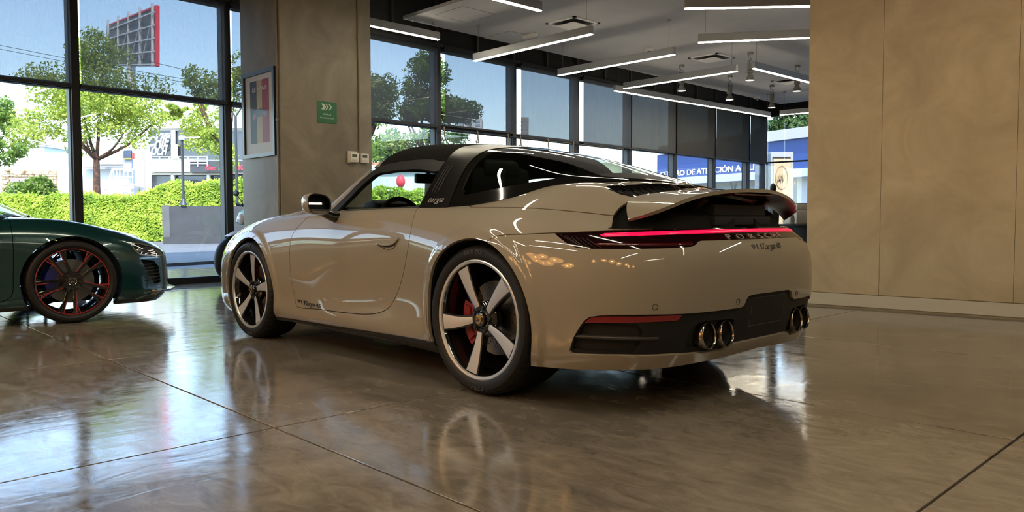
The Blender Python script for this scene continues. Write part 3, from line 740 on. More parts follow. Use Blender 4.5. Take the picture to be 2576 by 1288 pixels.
for zz, x_, r_ in ((.17, 0, .07), (-.14, 0, .07)): b.lathe([(0, .0099), (r_, .0099)], 24, 'y', (x_, 0, zz+zc0))
stuff(b.obj('poster_circles', mat('poster_yellow', (.42, .34, .17), .6), ps, fix=False))
b = MB()
b.prism([(.19, -.03), (.20, .0), (.12, .025), (.06, .06), (-.05, .07), (-.12, .03), (-.20, .02), (-.21, -.03)], .0097, .0106, 'y'); b.obj('poster_car_print', mat('poster_car', (.03, .025, .025), .5), ps)
for xx in (.13, -.13): MB().lathe([(0, .0108), (.036, .0108)], 16, 'y', (xx, 0, -.02)).obj('poster_car_wheel', mat('poster_wheel', (.30, .05, .04), .5), ps, fix=False)
MB().bbox((-pw2+fw, .02, -ph2+fw), (pw2-fw, .022, ph2-fw)).obj('picture_glass', glass_mat('picture_glass', (1., 1., 1.), .01, (.12, .12, .12)), ps)
# conduits
CON = mat('painted_conduit', (.16, .135, .093), .5)
def conduit(pts, label): 
    r = thing('conduit', label, 'pipe'); MB().tube(pts, .013, 10).obj('conduit_pipe', CON, r, smooth=True)
    for p in pts[1:-1] if len(pts) > 2 else []: MB().box(p, (.034, .034, .03)).obj('pipe_clip', CON, r, bevel=.004)
q = on_x(901, 200); conduit([(CX0-.014, q[1], ZDARK), (CX0-.014, q[1], 3.0), (CX0-.014, q[1], on_x(908, 380)[2])], 'plaster-coloured conduit running down to the two thermostats')
q = on_y(703, 200); conduit([(CX0+.045, CY1+.014, ZDARK), (CX0+.045, CY1+.014, 1.95), (CX0+.045, CY1+.014, 1.5), (CX0+.045, CY1+.014, .3)], 'plaster-coloured conduit at the corner beside the framed poster')
# thermostats
for px, py, lb in ((886, 396, 'white wall thermostat left of its twin on concrete column'), (912, 398, 'white wall thermostat directly under the conduit')):
    q = on_x(px, py); r = thing('thermostat', lb if 'left' not in lb else 'white wall thermostat on raised box, farther from the conduit', 'thermostat', (CX0, q[1], q[2]), group='thermostats')
    if px < 900: MB().bbox((-.03, -.052, -.068), (0, .075, .072)).obj('mount_box', mat('thermo_box', (.46, .43, .37), .5), r, bevel=.006)
    MB().bbox((-.048, -.062, -.058), (-.0005, .045, .052)).obj('thermostat_case', mat('thermo_white', (.62, .60, .54), .45), r, bevel=.006)
    MB().bbox((-.050, -.035, .002), (-.047, .030, .036)).obj('thermostat_display', mat('lcd', (.06, .075, .05), .3), r)
    for k in range(3): MB().bbox((-.050, -.035+k*.024, -.042), (-.047, -.018+k*.024, -.030)).obj('thermostat_button', mat('thermo_button', (.35, .33, .3), .5), r)
# ------------------------------------------------------------------ the chalk-coloured targa
PAINT = mat('chalk_paint', (.222, .193, .148), .4, coat=1., coat_rough=.012, spec=.06)
GLOSSBLK = mat('gloss_black', (.006, .006, .006), .08, coat=1., coat_rough=.01)
SATBLK = mat('satin_black', (.012, .011, .010), .38)
MATBLK = mat('matt_black_plastic', (.008, .0075, .007), .6, spec=.3)
DARK = mat('dark_void', (.004, .004, .004), .8)
RUBBER = mat('tyre_rubber', (.006, .0055, .005), .55, spec=.3)
CHROME = mat('chrome', (.8, .8, .8), .08, metal=1.)
SILVER = mat('brushed_silver', (.55, .55, .56), .42, metal=.65)
LIPSIL = mat('polished_lip', (.62, .62, .63), .3, metal=.75)
REDCAL = mat('red_caliper', (.20, .006, .008), .4, coat=.4)
REDLENS = mat('red_lens', (.16, .004, .006), .12, coat=1.)
STRIPRED = mat('lit_red_strip', (.4, .0, .02), .2, emit=(1., .005, .05), estr=.7)
FABRIC = mottled('soft_top_fabric', [(.0045, .004, .0035), (.008, .007, .006)], 420, .95, .25, .0006, spec=.03)
CARGLASS = glass_mat('car_glass', (.80, .86, .84), .05)
DARKGLASS = glass_mat('rear_dome_glass', (.62, .70, .67), .055)
LEATHER = mat('black_leather', (.0045, .0045, .0045), .6, spec=.2)
GOLD = mat('crest_gold', (.55, .36, .10), .35, metal=.8)
TIPMETAL = mat('exhaust_tip_metal', (.30, .265, .22), .2, metal=1.)

def tyre_mesh(name, parent, R, W, rb, mirror_grooves=(), n=216):
    """outer face at y=0, body towards -y"""
    p = [(rb-.012, -.012, 0), (rb, -.001, 0), (rb+.006, .003, 0), (rb+(R-rb)*.32, .0095, 0), (rb+(R-rb)*.6, .008, 0), (rb+(R-rb)*.80, -.002, 1), (R-.0085, -.014, 1), (R-.0035, -.026, 1), (R-.001, -.042, 1)]
    g0 = -.058; ng = 4; step = (W-.116)/(ng-1)
    for k in range(ng):
        y = g0-k*step; p += [(R, y+.006, 0), (R-.007, y+.004, 0), (R-.007, y-.004, 0), (R, y-.006, 0)]
    p += [(R-.001, -W+.042, 0), (R-.0085, -W+.014, 0), (rb+(R-rb)*.6, -W-.004, 0), (rb, -W+.001, 0), (rb-.012, -W+.012, 0)]
    p = np.array(p); m = len(p); a = np.arange(n)/n*2*PI
    r = np.repeat(p[None, :, 0], n, 0); sip = (np.arange(n) % 4 == 0)[:, None] & (p[:, 2] > 0)[None]; r = r-sip*.0035
    V = np.stack([r*np.cos(a)[:, None], np.repeat(p[None, :, 1], n, 0), r*np.sin(a)[:, None]], -1).reshape(-1, 3)
    i = np.arange(n)[:, None]; j = np.arange(m-1)[None]; i2 = (i+1) % n
    F = np.stack([(i*m+j), (i*m+j+1), (i2*m+j+1), (i2*m+j)], -1).reshape(-1, 4)
    return mesh_obj(name, V, F, RUBBER, parent, smooth=True, auto=.5)

def arc_text(txt, r, size, a_mid, parent, m, y=.011, name='tyre_lettering', out=False):
    V, F = text_mesh(txt, size, .0008)
    lo, hi = V.min(0), V.max(0); V = V-(lo+hi)/2
    # seen from +y with forward (+x) at the viewer's left: text runs towards -x over the top
    th = a_mid+V[:, 0]/r
    rr = r+V[:, 1]
    P = np.stack([rr*np.cos(th), y+V[:, 2], rr*np.sin(th)], -1)
    return letter_objs('tyre_letter', P, F, m, parent)

def crest(parent, y, s=1.):
    w, h = .017*s, .022*s
    o = [(-w, h), (w, h), (w, -.1*h), (.55*w, -.75*h), (0, -h), (-.55*w, -.75*h), (-w, -.1*h)]
    MB().prism(o, y, y+.003, 'y').obj('crest', GOLD, parent)
    b = MB()
    for q in (-.6, -.1): b.prism([(w*.1, h*(q+.55)), (w*.85, h*(q+.55)), (w*.85, h*(q+.35)), (w*.1, h*(q+.35))], y+.003, y+.0038, 'y')
    b.prism([(-.28*w, .2*h), (.28*w, .2*h), (.28*w, -.25*h), (0, -.5*h), (-.28*w, -.25*h)], y+.003, y+.0044, 'y')
    b.obj('crest_stripes', mat('crest_dark', (.06, .01, .01), .4), parent)

def five_spoke_wheel(car, R, W, rl, phi, cal_phi, lettering, pos, side=1):
    w = MB().lathe([(rl-.012, -.003), (rl-.020, -.014), (rl-.026, -.05), (rl-.034, -.09), (rl-.036, -W+.02)], 96, 'y').obj('wheel', GLOSSBLK, car, smooth=True)
    tyre_mesh('tyre', w, R, W, rl)
    MB().lathe([(rl-.001, -.006), (rl+.001, .0005), (rl-.004, .003), (rl-.014, .0005), (rl-.017, -.008)], 96, 'y').obj('rim_lip', LIPSIL, w, smooth=True)
    k = (rl-.02)/.263
    for q in range(5):
        ph = math.radians(phi+72*q); c, s = math.cos(ph), math.sin(ph)
        def blade(r0, r1, w0, w1, y0, y1, th, n=9, infl=0.):
            V = []
            for i in range(n):
                t = i/(n-1); r = (r0+(r1-r0)*t)*k; hw = (w0+(w1-w0)*t**1.15)/2*k+infl; y = y0+(y1-y0)*t
                if i == n-1: r -= .0
                lean = -.006*math.sin(PI*t)
                for tw, yy in ((-hw, y-.0015), (-hw*.5, y), (hw*.5, y), (hw, y-.0015), (hw, y-th), (-hw, y-th)):
                    tw2 = tw+lean; V.append((r*c-tw2*s, yy, r*s+tw2*c))
            F = []
            for i in range(n-1):
                for e in range(6): F.append((i*6+e, i*6+(e+1) % 6, (i+1)*6+(e+1) % 6, (i+1)*6+e))
            F += [tuple(range(6))[::-1], tuple((n-1)*6+e for e in range(6))]
            return MB().add(V, F)
        blade(.045, .262, .036, .078, -.030, -.009, .034, infl=.0045).obj('spoke', GLOSSBLK, w, smooth=True, auto=.6)
        blade(.062, .258, .030, .074, -.0265, -.0055, .0045).obj('spoke_face', SILVER, w, smooth=True, auto=.6)
        pb = math.radians(phi+36+72*q); rb = .056
        MB().lathe([(.0, -.022), (.009, -.022), (.011, -.026), (.012, -.05)], 10, 'y', (rb*math.cos(pb), 0, rb*math.sin(pb))).obj('wheel_bolt', SATBLK, w, smooth=True)
    MB().lathe([(.0, -.034), (.072, -.036), (.088, -.05), (.09, -.075)], 40, 'y').obj('hub', GLOSSBLK, w, smooth=True)
    MB().lathe([(.0, -.012), (.026, -.013), (.033, -.018), (.036, -.036)], 32, 'y').obj('centre_cap', GLOSSBLK, w, smooth=True)
    crest(w, -.013)
    MB().lathe([(.06, -.118), (.178, -.118), (.178, -.15), (.06, -.15)], 64, 'y', close=True).obj('brake_disc', mat('brake_disc_iron', (.20, .20, .20), .38, metal=1.), w, smooth=True, auto=.5)
    h = MB()
    for i in range(18):
        for j in range(5):
            a = 2*PI*(i+j*.22)/18; r = .105+.015*j
            h.lathe([(0, -.1165), (.0035, -.1165)], 6, 'y', (r*math.cos(a), 0, r*math.sin(a)))
    stuff(h.obj('drilled_holes', DARK, w, fix=False))
    b = MB(); a0 = math.radians(cal_phi)
    b.lathe([(.115, -.085), (.19, -.08), (.205, -.10), (.205, -.165), (.115, -.165)], 14, 'y', arc=1.25, a0=a0-.62, close=True)
    b.lathe([(.14, -.075), (.175, -.075), (.185, -.09), (.13, -.09)], 5, 'y', arc=.36, a0=a0-.50, close=True)
    b.lathe([(.14, -.075), (.175, -.075), (.185, -.09), (.13, -.09)], 5, 'y', arc=.36, a0=a0+.16, close=True)
    b.obj('brake_caliper', REDCAL, w, smooth=True, auto=.5)
    MB().lathe([(.03, -.16), (.2, -.2), (.24, -W+.03)], 32, 'y').obj('brake_shield', DARK, w, smooth=True)
    TL = mat('tyre_letter', (.05, .047, .043), .5)
    for txt, a in lettering: arc_text(txt, rl+(R-rl)*.52, (R-rl)*.34, a, w, TL)
    w.location = pos
    if side < 0: w.rotation_euler = (0, 0, PI)
    return w

def build_targa():
    car = thing('sports_car', 'chalk beige targa sports car with black roof hoop and raised rear wing', 'car')
    P, A = tensor_body(T_OUT, T_ST, t_ztop, _xt, nu=440, nside=100, ntop=50)
    P0 = P.copy(); N0 = Surf.grid(P).N.reshape(P.shape)
    for cx, cz, r in ((0., .357, .384), (2.45, .345, .362)):
        dist = np.hypot(P[..., 0]-cx, P[..., 2]-cz)-r
        P = P+N0*(.0105*(1-sstep(.030, .066, dist))*sstep(.16, .24, P[..., 2])*(P[..., 2] < .85)*(A[..., 1] < .78))[..., None]
    S = Surf.grid(P, A)
    arc_total = A[0, 0, 0]
    # ---- helper to place things on the flank / tail: arc length a from tail centre, height z
    us = A[:, 0, 0]
    def on_body(a, z, off=0.):
        a = np.asarray(a, float); z = np.asarray(z, float); off = np.broadcast_to(np.asarray(off, float), a.shape); out = np.zeros(a.shape+(3,))
        for i in np.ndindex(a.shape):
            aa = abs(a[i]); k = np.interp(-aa, -us, np.arange(len(us))); k0 = int(min(k, len(us)-2)); f = k-k0
            col = P[k0]*(1-f)+P[k0+1]*f; c2 = col[:125]
            zi = np.interp(z[i], c2[:, 2], np.arange(125)); q = np.array([np.interp(zi, np.arange(125), c2[:, d]) for d in range(3)])
            kk = min(max(k0, 1), len(us)-2); du = P[kk+1]-P[kk-1]; r0 = int(min(max(zi, 1), 123)); du = du[r0]; dv = P[k0][r0+1]-P[k0][r0-1]
            n = np.cross(du, dv); n /= max(np.linalg.norm(n), 1e-9)
            if k0 > len(us)-4: n = np.array([n[0], 0, n[2]]); n /= np.linalg.norm(n)
            q = q+n*off[i]
            if a[i] < 0: q = q*np.array([1, -1, 1])
            out[i] = q
        return out
    az = lambda s: np.stack([s.A[:, 0], s.V[:, 2]], 1)
    xz = lambda s: s.V[:, [0, 2]]
    xy = lambda s: s.V[:, :2]
    # ---- wheel arches
    for cx, cz, r in ((0., .357, .384), (2.45, .345, .362)):
        _, S = S.cut(lambda s: np.where(s.V[:, 2] < .8, np.hypot(s.V[:, 0]-cx, s.V[:, 2]-cz)-r, .5))
    # ---- cabin opening
    cab = lambda s: np.where(s.V[:, 0] < 2.1, t_ztop(s.V[:, 0], s.V[:, 1])-t_green(s.V[:, 0], s.V[:, 1]), .2)+.006+np.maximum(.80-s.V[:, 2], 0)*5
    _, S = S.cut(cab)
    INNER = S
    # ---- tail lamp band
    lampU = [(1.176, .769), (1.072, .775), (.894, .785), (.684, .788), (.399, .79), (-.2, .79)]
    lampL = [(-.2, .737), (.219, .737), (.44, .736), (.466, .732), (.485, .722), (.515, .713), (.607, .709), (.791, .707), (.997, .706), (1.052, .709), (1.092, .722), (1.137, .747)]
    lampf = sdf_poly(lampU+lampL)
    LAMP, S = S.cut(lambda s: lampf(az(s)))
    # ---- well under the raised wing
    wellf = sdf_poly([(-.40, 1.2), (-.63, .80), (-.668, .715), (-.650, .687), (-.636, .664), (-.638, .621), (-.655, .575), (-.680, .50), (-.70, .35), (-.71, .15), (-.71, -.3), (-1.6, -.3), (-1.6, 1.2)])
    well = lambda s: np.maximum(wellf(xy(s)), .788-s.V[:, 2])
    WELL, S = S.cut(well)
    # ---- engine grille
    grf = sdf_poly([(-.506, .553), (-.48, .43), (-.49, .30), (-.51, .12), (-.515, -.3), (-.67, -.3), (-.672, .15), (-.668, .35), (-.655, .545), (-.60, .569), (-.528, .572)])
    GR, S = S.cut(lambda s: np.maximum(grf(xy(s)), .86-s.V[:, 2]))
    # ---- lower valance
    dU = [(1.062, .333), (1.03, .382), (1.007, .41), (.984, .426), (.94, .434), (.856, .44), (.727, .442), (.58, .441), (.412, .442), (.24, .446), (.222, .455), (.212, .476), (.196, .491), (.16, .497), (-.2, .498)]
    dL = [(-.2, .286), (.243, .284), (.27, .28), (.29, .268), (.32, .261), (.414, .262), (.613, .268), (.857, .269), (1.05, .262), (1.075, .264), (1.085, .275)]
    diff = sdf_poly(dU+dL)
    DIFF, S = S.cut(lambda s: diff(az(s)))
    # ---- sill strip
    zl = spl([.3, .48, 1.0, 2.03, 2.2], [.212, .209, .199, .179, .176])
    SILL, S = S.cut(lambda s: np.where((s.V[:, 0] > .2) & (s.V[:, 0] < 2.3), s.V[:, 2]-zl(s.V[:, 0]), .3))
    # ---- rear bumper skin
    bf = sdf_poly([(1.75, .0), (1.75, .60), (1.56, .715), (1.528, .734), (1.49, .754), (1.43, .760), (1.33, .763), (1.176, .770), (1.0, .775), (-.2, .77), (-.2, 0)])
    BUMP, S = S.gap(lambda s: bf(az(s)), .0018)
    # ---- rear deck above the haunch seam
    lf = sdf_poly([(1.895, 1.3), (1.885, .905), (1.866, .893), (1.83, .888), (1.7, .8865), (1.502, .883), (1.36, .877), (1.224, .868), (1.08, .856), (.934, .843), (.80, .838), (-.2, .8), (-.2, 1.3)])
    DECK, S = S.gap(lambda s: lf(az(s)), .0017)
    # ---- door
    dp = catmull([(1.714, .868), (1.778, .81), (1.846, .746), (1.868, .70), (1.873, .631), (1.869, .557), (1.857, .451), (1.836, .355), (1.818, .276), (1.79, .268), (1.537, .277), (1.258, .282), (1.03, .290), (.897, .308), (.80, .341), (.75, .387), (.704, .44), (.659, .503), (.614, .571), (.580, .64), (.558, .704), (.555, .78), (.575, .85), (.604, .895)], 120)
    df = sdf_poly(np.vstack([dp, [(.62, 1.1), (1.714, 1.1)]]))
    dor = lambda s: np.where(s.A[:, 1] < .80, df(xz(s)), 1.)
    DOOR, S = S.gap(dor, .0021)
    # ---- bonnet
    hf = sdf_poly([(2.04, -.3), (2.0, .30), (1.86, .52), (2.1, .59), (2.5, .56), (2.9, .47), (3.12, .30), (3.17, 0), (3.17, -.3)])
    hood = lambda s: np.where(s.V[:, 2] > .6, hf(xy(s)), 1.)
    HOOD, S = S.gap(hood, .0018)
    HEAD, S = S.cut(lambda s: np.linalg.norm((s.V-np.array([3.07, .655, .71]))/np.array([.15, .115, .13]), axis=1)-1)
    fb = lambda s: np.where(s.V[:, 0] > 2.7, np.abs(s.V[:, 2]-(.62-.28*(s.V[:, 0]-2.8)))-.0016, 1.)
    # ---- paint parts
    surf_obj('body_shell', S.sym(), PAINT, car, .016)
    surf_obj('bonnet', HOOD.sym(), PAINT, car, .012)
    surf_obj('rear_bumper', BUMP.sym(), PAINT, car, .014)
    surf_obj('rear_deck', DECK.sym(), PAINT, car, .012)
    surf_obj('dark_backing_shell', INNER.moved(-.03).sym(), DARK, car)  # black backing added behind the skin to block light at the joints
    for M_ in (lambda q: q, lambda q: q.mirror()):
        d = surf_obj('door', M_(DOOR), PAINT, car, .014)
        s = surf_obj('sill_trim', M_(SILL.moved(-.004)), SATBLK, car, .02)
        surf_obj('headlamp', M_(HEAD), mat('headlamp_glass', (.25, .26, .27), .05, coat=1.), car, .02)
    # ---- tail lamp
    lamp = surf_obj('tail_lamp_band', LAMP.moved(-.004).sym(), mat('lamp_black_glass', (.008, .002, .003), .07), car, .02)
    aa = np.r_[np.linspace(-.955, -.25, 40), np.linspace(-.24, .24, 25), np.linspace(.25, .955, 40)]
    def ribbon(name, aa, zf, h, off, dep, m, par):
        zc = zf(np.abs(aa)); n = len(aa); V = []
        pro = [(-.5, -dep), (-.5, -.002), (-.3, .0), (.3, 0.), (.5, -.002), (.5, -dep)]
        for dz, do in pro:
            tp = np.minimum(1, np.sqrt(np.maximum(0, 1-((np.abs(aa)-(aa.max()-h))/h).clip(0, 1)**2)))
            V.append(on_body(aa, zc+dz*h*np.maximum(tp, .05), off+do))
        V = np.stack(V, 1); m_ = len(pro); i = np.arange(n-1)[:, None]; j = np.arange(m_-1)[None]
        F = np.stack([i*m_+j, (i+1)*m_+j, (i+1)*m_+j+1, i*m_+j+1], -1).reshape(-1, 4)
        return mesh_obj(name, V.reshape(-1, 3), F, m, par, smooth=True)
    zs = spl([0, .4, .78, .95], [.7785, .7755, .7695, .7645])
    ribbon('light_strip', aa, zs, .0135, -.0005, .008, STRIPRED, lamp)
    for sgn in (1, -1):
        a2 = np.linspace(.50, .98, 30)*sgn
        ribbon('lower_lamp_blade', a2, lambda q: .727+0*q, .010, -.001, .006, mat('lamp_blade', (.05, .002, .004), .08, coat=1.), lamp)
        for q in range(6):
            a3 = np.linspace(1.0, 1.0, 2); aq = 1.145-.026*q
            zz = np.linspace(.765-.003*q, .712+.02*max(0, 1-q/2.2), 12); pts = on_body(np.linspace(aq, aq-.075, 12)*sgn, zz, -.002)
            MB().tube(pts, .0016, 6).obj('lamp_rib', mat('lamp_rib', (.02, .014, .012), .15, coat=1.), lamp, smooth=True)
    # lettering
    V, F = text_fit('PORSCHE', .50, .020, .004, space=2.0, bold=-.008)
    base = on_body(V[:, 0]*-1, .7515+V[:, 1], -.0035); top = on_body(V[:, 0]*-1, .7515+V[:, 1], -.0005)
    letter_objs('letter', np.where(V[:, 2:] > .002, top, base), F, mat('letter_silver', (.62, .60, .56), .3, metal=.6), lamp)
    INK = mat('black_script', (.006, .006, .006), .3)
    def script(parts, parent, place, m):
        for txt, u, v, w, h, k in parts:
            V, F = text_fit(txt, w, h, .0016, **k)
            letter_objs('script_letter', place(V[:, 0]+u, V[:, 1]+v, .0004+V[:, 2]), F, m, parent)
    sc = [('911', -.098, 0, .080, .022, dict(bold=.022, xscale=1.3)), ('Targa', .004, -.004, .118, .036, dict(shear=.4, bold=.008)), ('4S', .103, 0, .062, .026, dict(shear=.3, bold=.010))]
    bumper = [o for o in car.children if o.name.startswith('rear_bumper')][0]
    script(sc, bumper, lambda u, v, o: on_body(-u, .7045+v, o), INK)
    door_l = [o for o in car.children if o.name.startswith('door')][0]
    sc2 = [('911', -.092, .006, .078, .022, dict(bold=.022, xscale=1.3)), ('Targa', .0, -.004, .118, .036, dict(shear=.4, bold=.008)), ('4S', .095, -.004, .060, .026, dict(shear=.3, bold=.010))]
    def on_side(u, v, o):   # u right in picture = rearwards
        x = 1.645-u*1.18; z = .303+v; a = np.interp(-x, -P[::-1, 40, 0][::-1], us)
        return on_body(a, z, o)
    script(sc2, door_l, on_side, INK)
    # ---- well, wing
    surf_obj('wing_well', WELL.moved(-.03).sym(), SATBLK, car, .05)
    sp_ = np.linspace(-1, 1, 121); ct = np.linspace(0, 1, 26)
    zte = spl([0, .1, .2, .3, .4, .5, .55, .6, .65, .69], [.9635, .963, .958, .949, .934, .908, .89, .868, .844, .827]); xte = spl([0, .1, .2, .3, .4, .5, .55, .6, .65, .69], [-.945, -.942, -.931, -.914, -.897, -.876, -.858, -.828, -.778, -.736])
    yl = .575*sp_; yt = .69*sp_
    LE = np.stack([-.690+.03*sp_**2, yl, t_ztop(-.690+.03*sp_**2, yl)+.016-.008*sp_**2], -1)
    TE = np.stack([xte(np.abs(yt)), yt, zte(np.abs(yt))], -1)
    W3 = LE[:, None]*(1-ct)[None, :, None]+TE[:, None]*ct[None, :, None]
    W3[..., 2] += (-.010*np.sin(PI*ct)[None]*(1-np.abs(sp_)[:, None]**2)+.010*(np.sin(PI*ct)[None])*np.abs(sp_)[:, None]**2)
    W3[..., 1] += np.sign(sp_)[:, None]*.02*np.sin(PI*ct)[None]*np.abs(sp_)[:, None]**4
    WG = Surf.grid(W3, flip=True)
    if WG.N[:, 2].mean() < 0: WG = Surf.grid(W3)
    wing = surf_obj('rear_wing', WG, PAINT, car, .016)
    un = WG.moved(-.0155); un = Surf(un.V, -un.N, un.F[:, ::-1], un.A)
    surf_obj('wing_underside', un, mat('wing_underside_plastic', (.016, .011, .010), .3), wing)
    b = MB(); b.box((-.79, 0, .868), (.14, .46, .05)); b.box((-.84, 0, .82), (.07, .50, .04)); b.obj('wing_motor_housing', DARK, car, bevel=.006)
    for sy in (-1, 1): MB().bar((-.74, .27*sy, .84), (-.84, .27*sy, .925), .03, .035).obj('wing_strut', SATBLK, car, bevel=.004)
    MB().bar((-.905, .17, .938), (-.905, -.17, .938), .04, .006).obj('third_brake_lamp', mat('brake_lamp_dim', (.20, .02, .015), .25, coat=.6), wing)
    # ---- engine grille and slats
    surf_obj('engine_grille', GR.moved(-.035).sym(), GLOSSBLK, car, .0)
    fr = surf_obj('grille_surround', GR.cut(lambda s: -grf(xy(s))-.012)[1].cut(lambda s: s.V[:, 1]-.0)[1].moved(-.002).sym() if False else GR.cut(lambda s: -(grf(xy(s))+.012))[0].moved(-.001).sym(), GLOSSBLK, car, .035)
    for sy in (-1, 1):
        for k in range(9):
            y = .10+k*.049; x0 = -.516 if y < .45 else -.53; x1 = -.664; n = 8
            xs = np.linspace(x0, x1, n); ys = np.full(n, y)-(xs-x0)*.18; zt = t_ztop(xs, ys)
            V = []; sl = MB()
            for x, yy, z in zip(xs, ys, zt):
                V += [(x, sy*(yy-.017), z-.012), (x, sy*(yy+.011), z-.005), (x, sy*(yy+.013), z-.008), (x, sy*(yy-.015), z-.016)]
            F = [(i*4+e, i*4+(e+1) % 4, i*4+4+(e+1) % 4, i*4+4+e) for i in range(n-1) for e in range(4)]+[(0, 1, 2, 3), tuple((n-1)*4+e for e in (3, 2, 1, 0))]
            sl.add(V, F).obj('grille_slat', GLOSSBLK, car)
            MB().tube([(x, sy*(yy+.012), z-.0045) for x, yy, z in zip(xs, ys, zt)], .0014, 5).obj('slat_edge', CHROME, car, smooth=True)
    MB().bbox((-.665, -.035, t_ztop(-.6, 0)-.02), (-.52, .035, t_ztop(-.6, 0)-.004)).obj('centre_brake_lamp', REDLENS, car, bevel=.004)
    # ---- valance: recess, reflectors, fins, exhausts, plate panel
    refl = sdf_poly([(1.014, .400), (.984, .422), (.93, .431), (.586, .437), (.607, .414), (.791, .409)])
    exf = sdf_poly([(.545, .288), (.548, .33), (.53, .372), (.50, .392), (.44, .401), (.285, .398), (.268, .39), (.255, .288)])
    ductf = sdf_poly([(1.045, .345), (1.02, .385), (1.0, .402), (.79, .40), (.76, .372), (.765, .345)])
    ductf2 = sdf_poly([(1.062, .328), (1.073, .282), (.80, .28), (.765, .328)])
    D = DIFF.moved(-.012)
    RF, D = D.cut(lambda s: refl(az(s))); EX, D = D.cut(lambda s: exf(az(s))); DU, D = D.cut(lambda s: ductf(az(s))); D2, D = D.cut(lambda s: ductf2(az(s)))
    val = surf_obj('rear_valance', D.sym(), MATBLK, car, .04)
    for M_ in (lambda q: q, lambda q: q.mirror()): surf_obj('exhaust_recess', M_(EX.moved(-.06)), DARK, val)
    for q_ in (DU, D2, DU.mirror(), D2.mirror()): surf_obj('air_duct', q_.moved(-.035), DARK, val)
    for M_ in (lambda q: q, lambda q: q.mirror()): surf_obj('reflector', M_(RF.moved(.006)), REDLENS, val, .012)
    for sgn in (1, -1):
        a2 = np.linspace(.69, 1.055, 24)*sgn
        ribbon('valance_fin', a2, lambda q: .3385+0*q, .012, -.004, .03, mat('fin_satin', (.03, .027, .024), .3), val)
        for y, x0 in ((.434, -.952), (.322, -.970)):
            tip = MB()
            pro = [(.058, .0), (.0605, .006), (.060, .012), (.054, .0135), (.052, .008), (.05, -.12)]
            # oval tip leaning with the tail
            n = 40; V = []; sw = -math.radians(6)*1
            for i in range(n):
                t = 2*PI*i/n
                for r, h in [(.052, -.16), (.056, -.02), (.0575, 0.), (.0545, .004), (.0515, 0.), (.0505, -.008), (.0505, -.012)]:
                    yy = r*.93*math.cos(t); zz = r*1.0*math.sin(t)
                    V.append((x0-h-.012+.10*zz, sgn*(y+yy), .338+zz))
            F = [(i*7+q, i*7+q+1, ((i+1) % n)*7+q+1, ((i+1) % n)*7+q) for i in range(n) for q in range(6)]
            mb = MB().add(V, F); ex = mb.obj('exhaust_tip', TIPMETAL, car, smooth=True, auto=1.2)
            MB().lathe([(0, .11), (.049, .11), (.0495, .002)], 28, 'x', (x0-.004, sgn*y, .338)).obj('pipe_bore', DARK, ex, smooth=True)
    pl = np.array([(y, z) for y in (.15, -.15) for z in (.35, .478)])
    b = MB()
    for (y0, z0, y1, z1) in ((.15, .35, -.15, .35), (-.15, .35, -.15, .478), (-.15, .478, .15, .478), (.15, .478, .15, .35)):
        p0 = on_body(np.array([y0]), np.array([z0]), -.0115)[0]; p1 = on_body(np.array([y1]), np.array([z1]), -.0115)[0]
        pm = on_body(np.array([(y0+y1)/2]), np.array([(z0+z1)/2]), -.0115)[0]; b.tube([p0, pm, p1], .0018, 5)
    b.obj('plate_panel_outline', mat('plate_edge', (.03, .027, .024), .4), val, smooth=True)
    for sgn in (1, -1):
        for a in (.714, .27):
            z = .473; q = on_body(np.array([a*sgn]), np.array([z]), .001)[0]; n = on_body(np.array([a*sgn]), np.array([z]), .01)[0]-q; n = Vector(n).normalized()
            t = n.orthogonal().normalized(); u = n.cross(t); V = []
            for r, h in ((.0, .0012), (.0105, .0012)):
                pass
            ring = MB().tube([tuple(Vector(q)+(t*math.cos(k*PI/12)+u*math.sin(k*PI/12))*.0115) for k in range(24)], .0012, 5, close=True)
            ring.obj('parking_sensor', SATBLK, bumper, smooth=True)
    # ---- greenhouse
    gx = np.concatenate([np.linspace(2.12, 1.1, 120, endpoint=False), np.linspace(1.1, -.53, 130)]); t = np.linspace(0, 1, 96)
    G = np.zeros((len(gx), 96, 3)); G[..., 0] = gx[:, None]; G[..., 1] = .80*(1-t)[None]; G[..., 2] = t_green(G[..., 0], G[..., 1])
    H = Surf.grid(G)
    _, H = H.cut(lambda s: s.V[:, 2]-np.maximum(t_ztop(s.V[:, 0], s.V[:, 1])-.02, np.where(s.V[:, 1] > .6, .868, 0)))
    xsy = lambda s: s.V[:, [0, 2]]
    # hoop between its front and rear edges (x as a function of height)
    xf = spl([.85, .90, 1.037, 1.153, 1.20, 1.243, 1.27, 1.31], [.598, .601, .608, .629, .655, .695, .71, .715]); xr = spl([.85, .912, 1.053, 1.123, 1.167, 1.208, 1.25, 1.31], [.35, .362, .392, .41, .420, .433, .44, .445])
    # windscreen / roof / side window
    def e_ws(s): return 2.0815-s.V[:, 0]-1.0*s.V[:, 1]**2
    REAR, H = H.gap(lambda s: s.V[:, 0]-xr(s.V[:, 2]), .0018)
    HOOP, H = H.gap(lambda s: s.V[:, 0]-xf(s.V[:, 2]), .0018)
    winp = catmull([(1.50, .85), (1.482, .881), (1.403, .98), (1.342, 1.077), (1.262, 1.152), (1.1, 1.172), (.959, 1.175), (.784, 1.169), (.66, 1.15), (.60, 1.147), (.54, 1.1), (.54, .80), (1.0, .78), (1.50, .80)], 130)
    wf = sdf_poly(winp)
    side_ok = lambda s: np.where(s.V[:, 1] > .40, wf(xz(s)), .3)
    SEAL, H = H.cut(side_ok)
    WIN, SEAL = SEAL.cut(lambda s: np.maximum(side_ok(s)+.058, -(s.V[:, 2]-_zb(s.V[:, 0])-.006)))
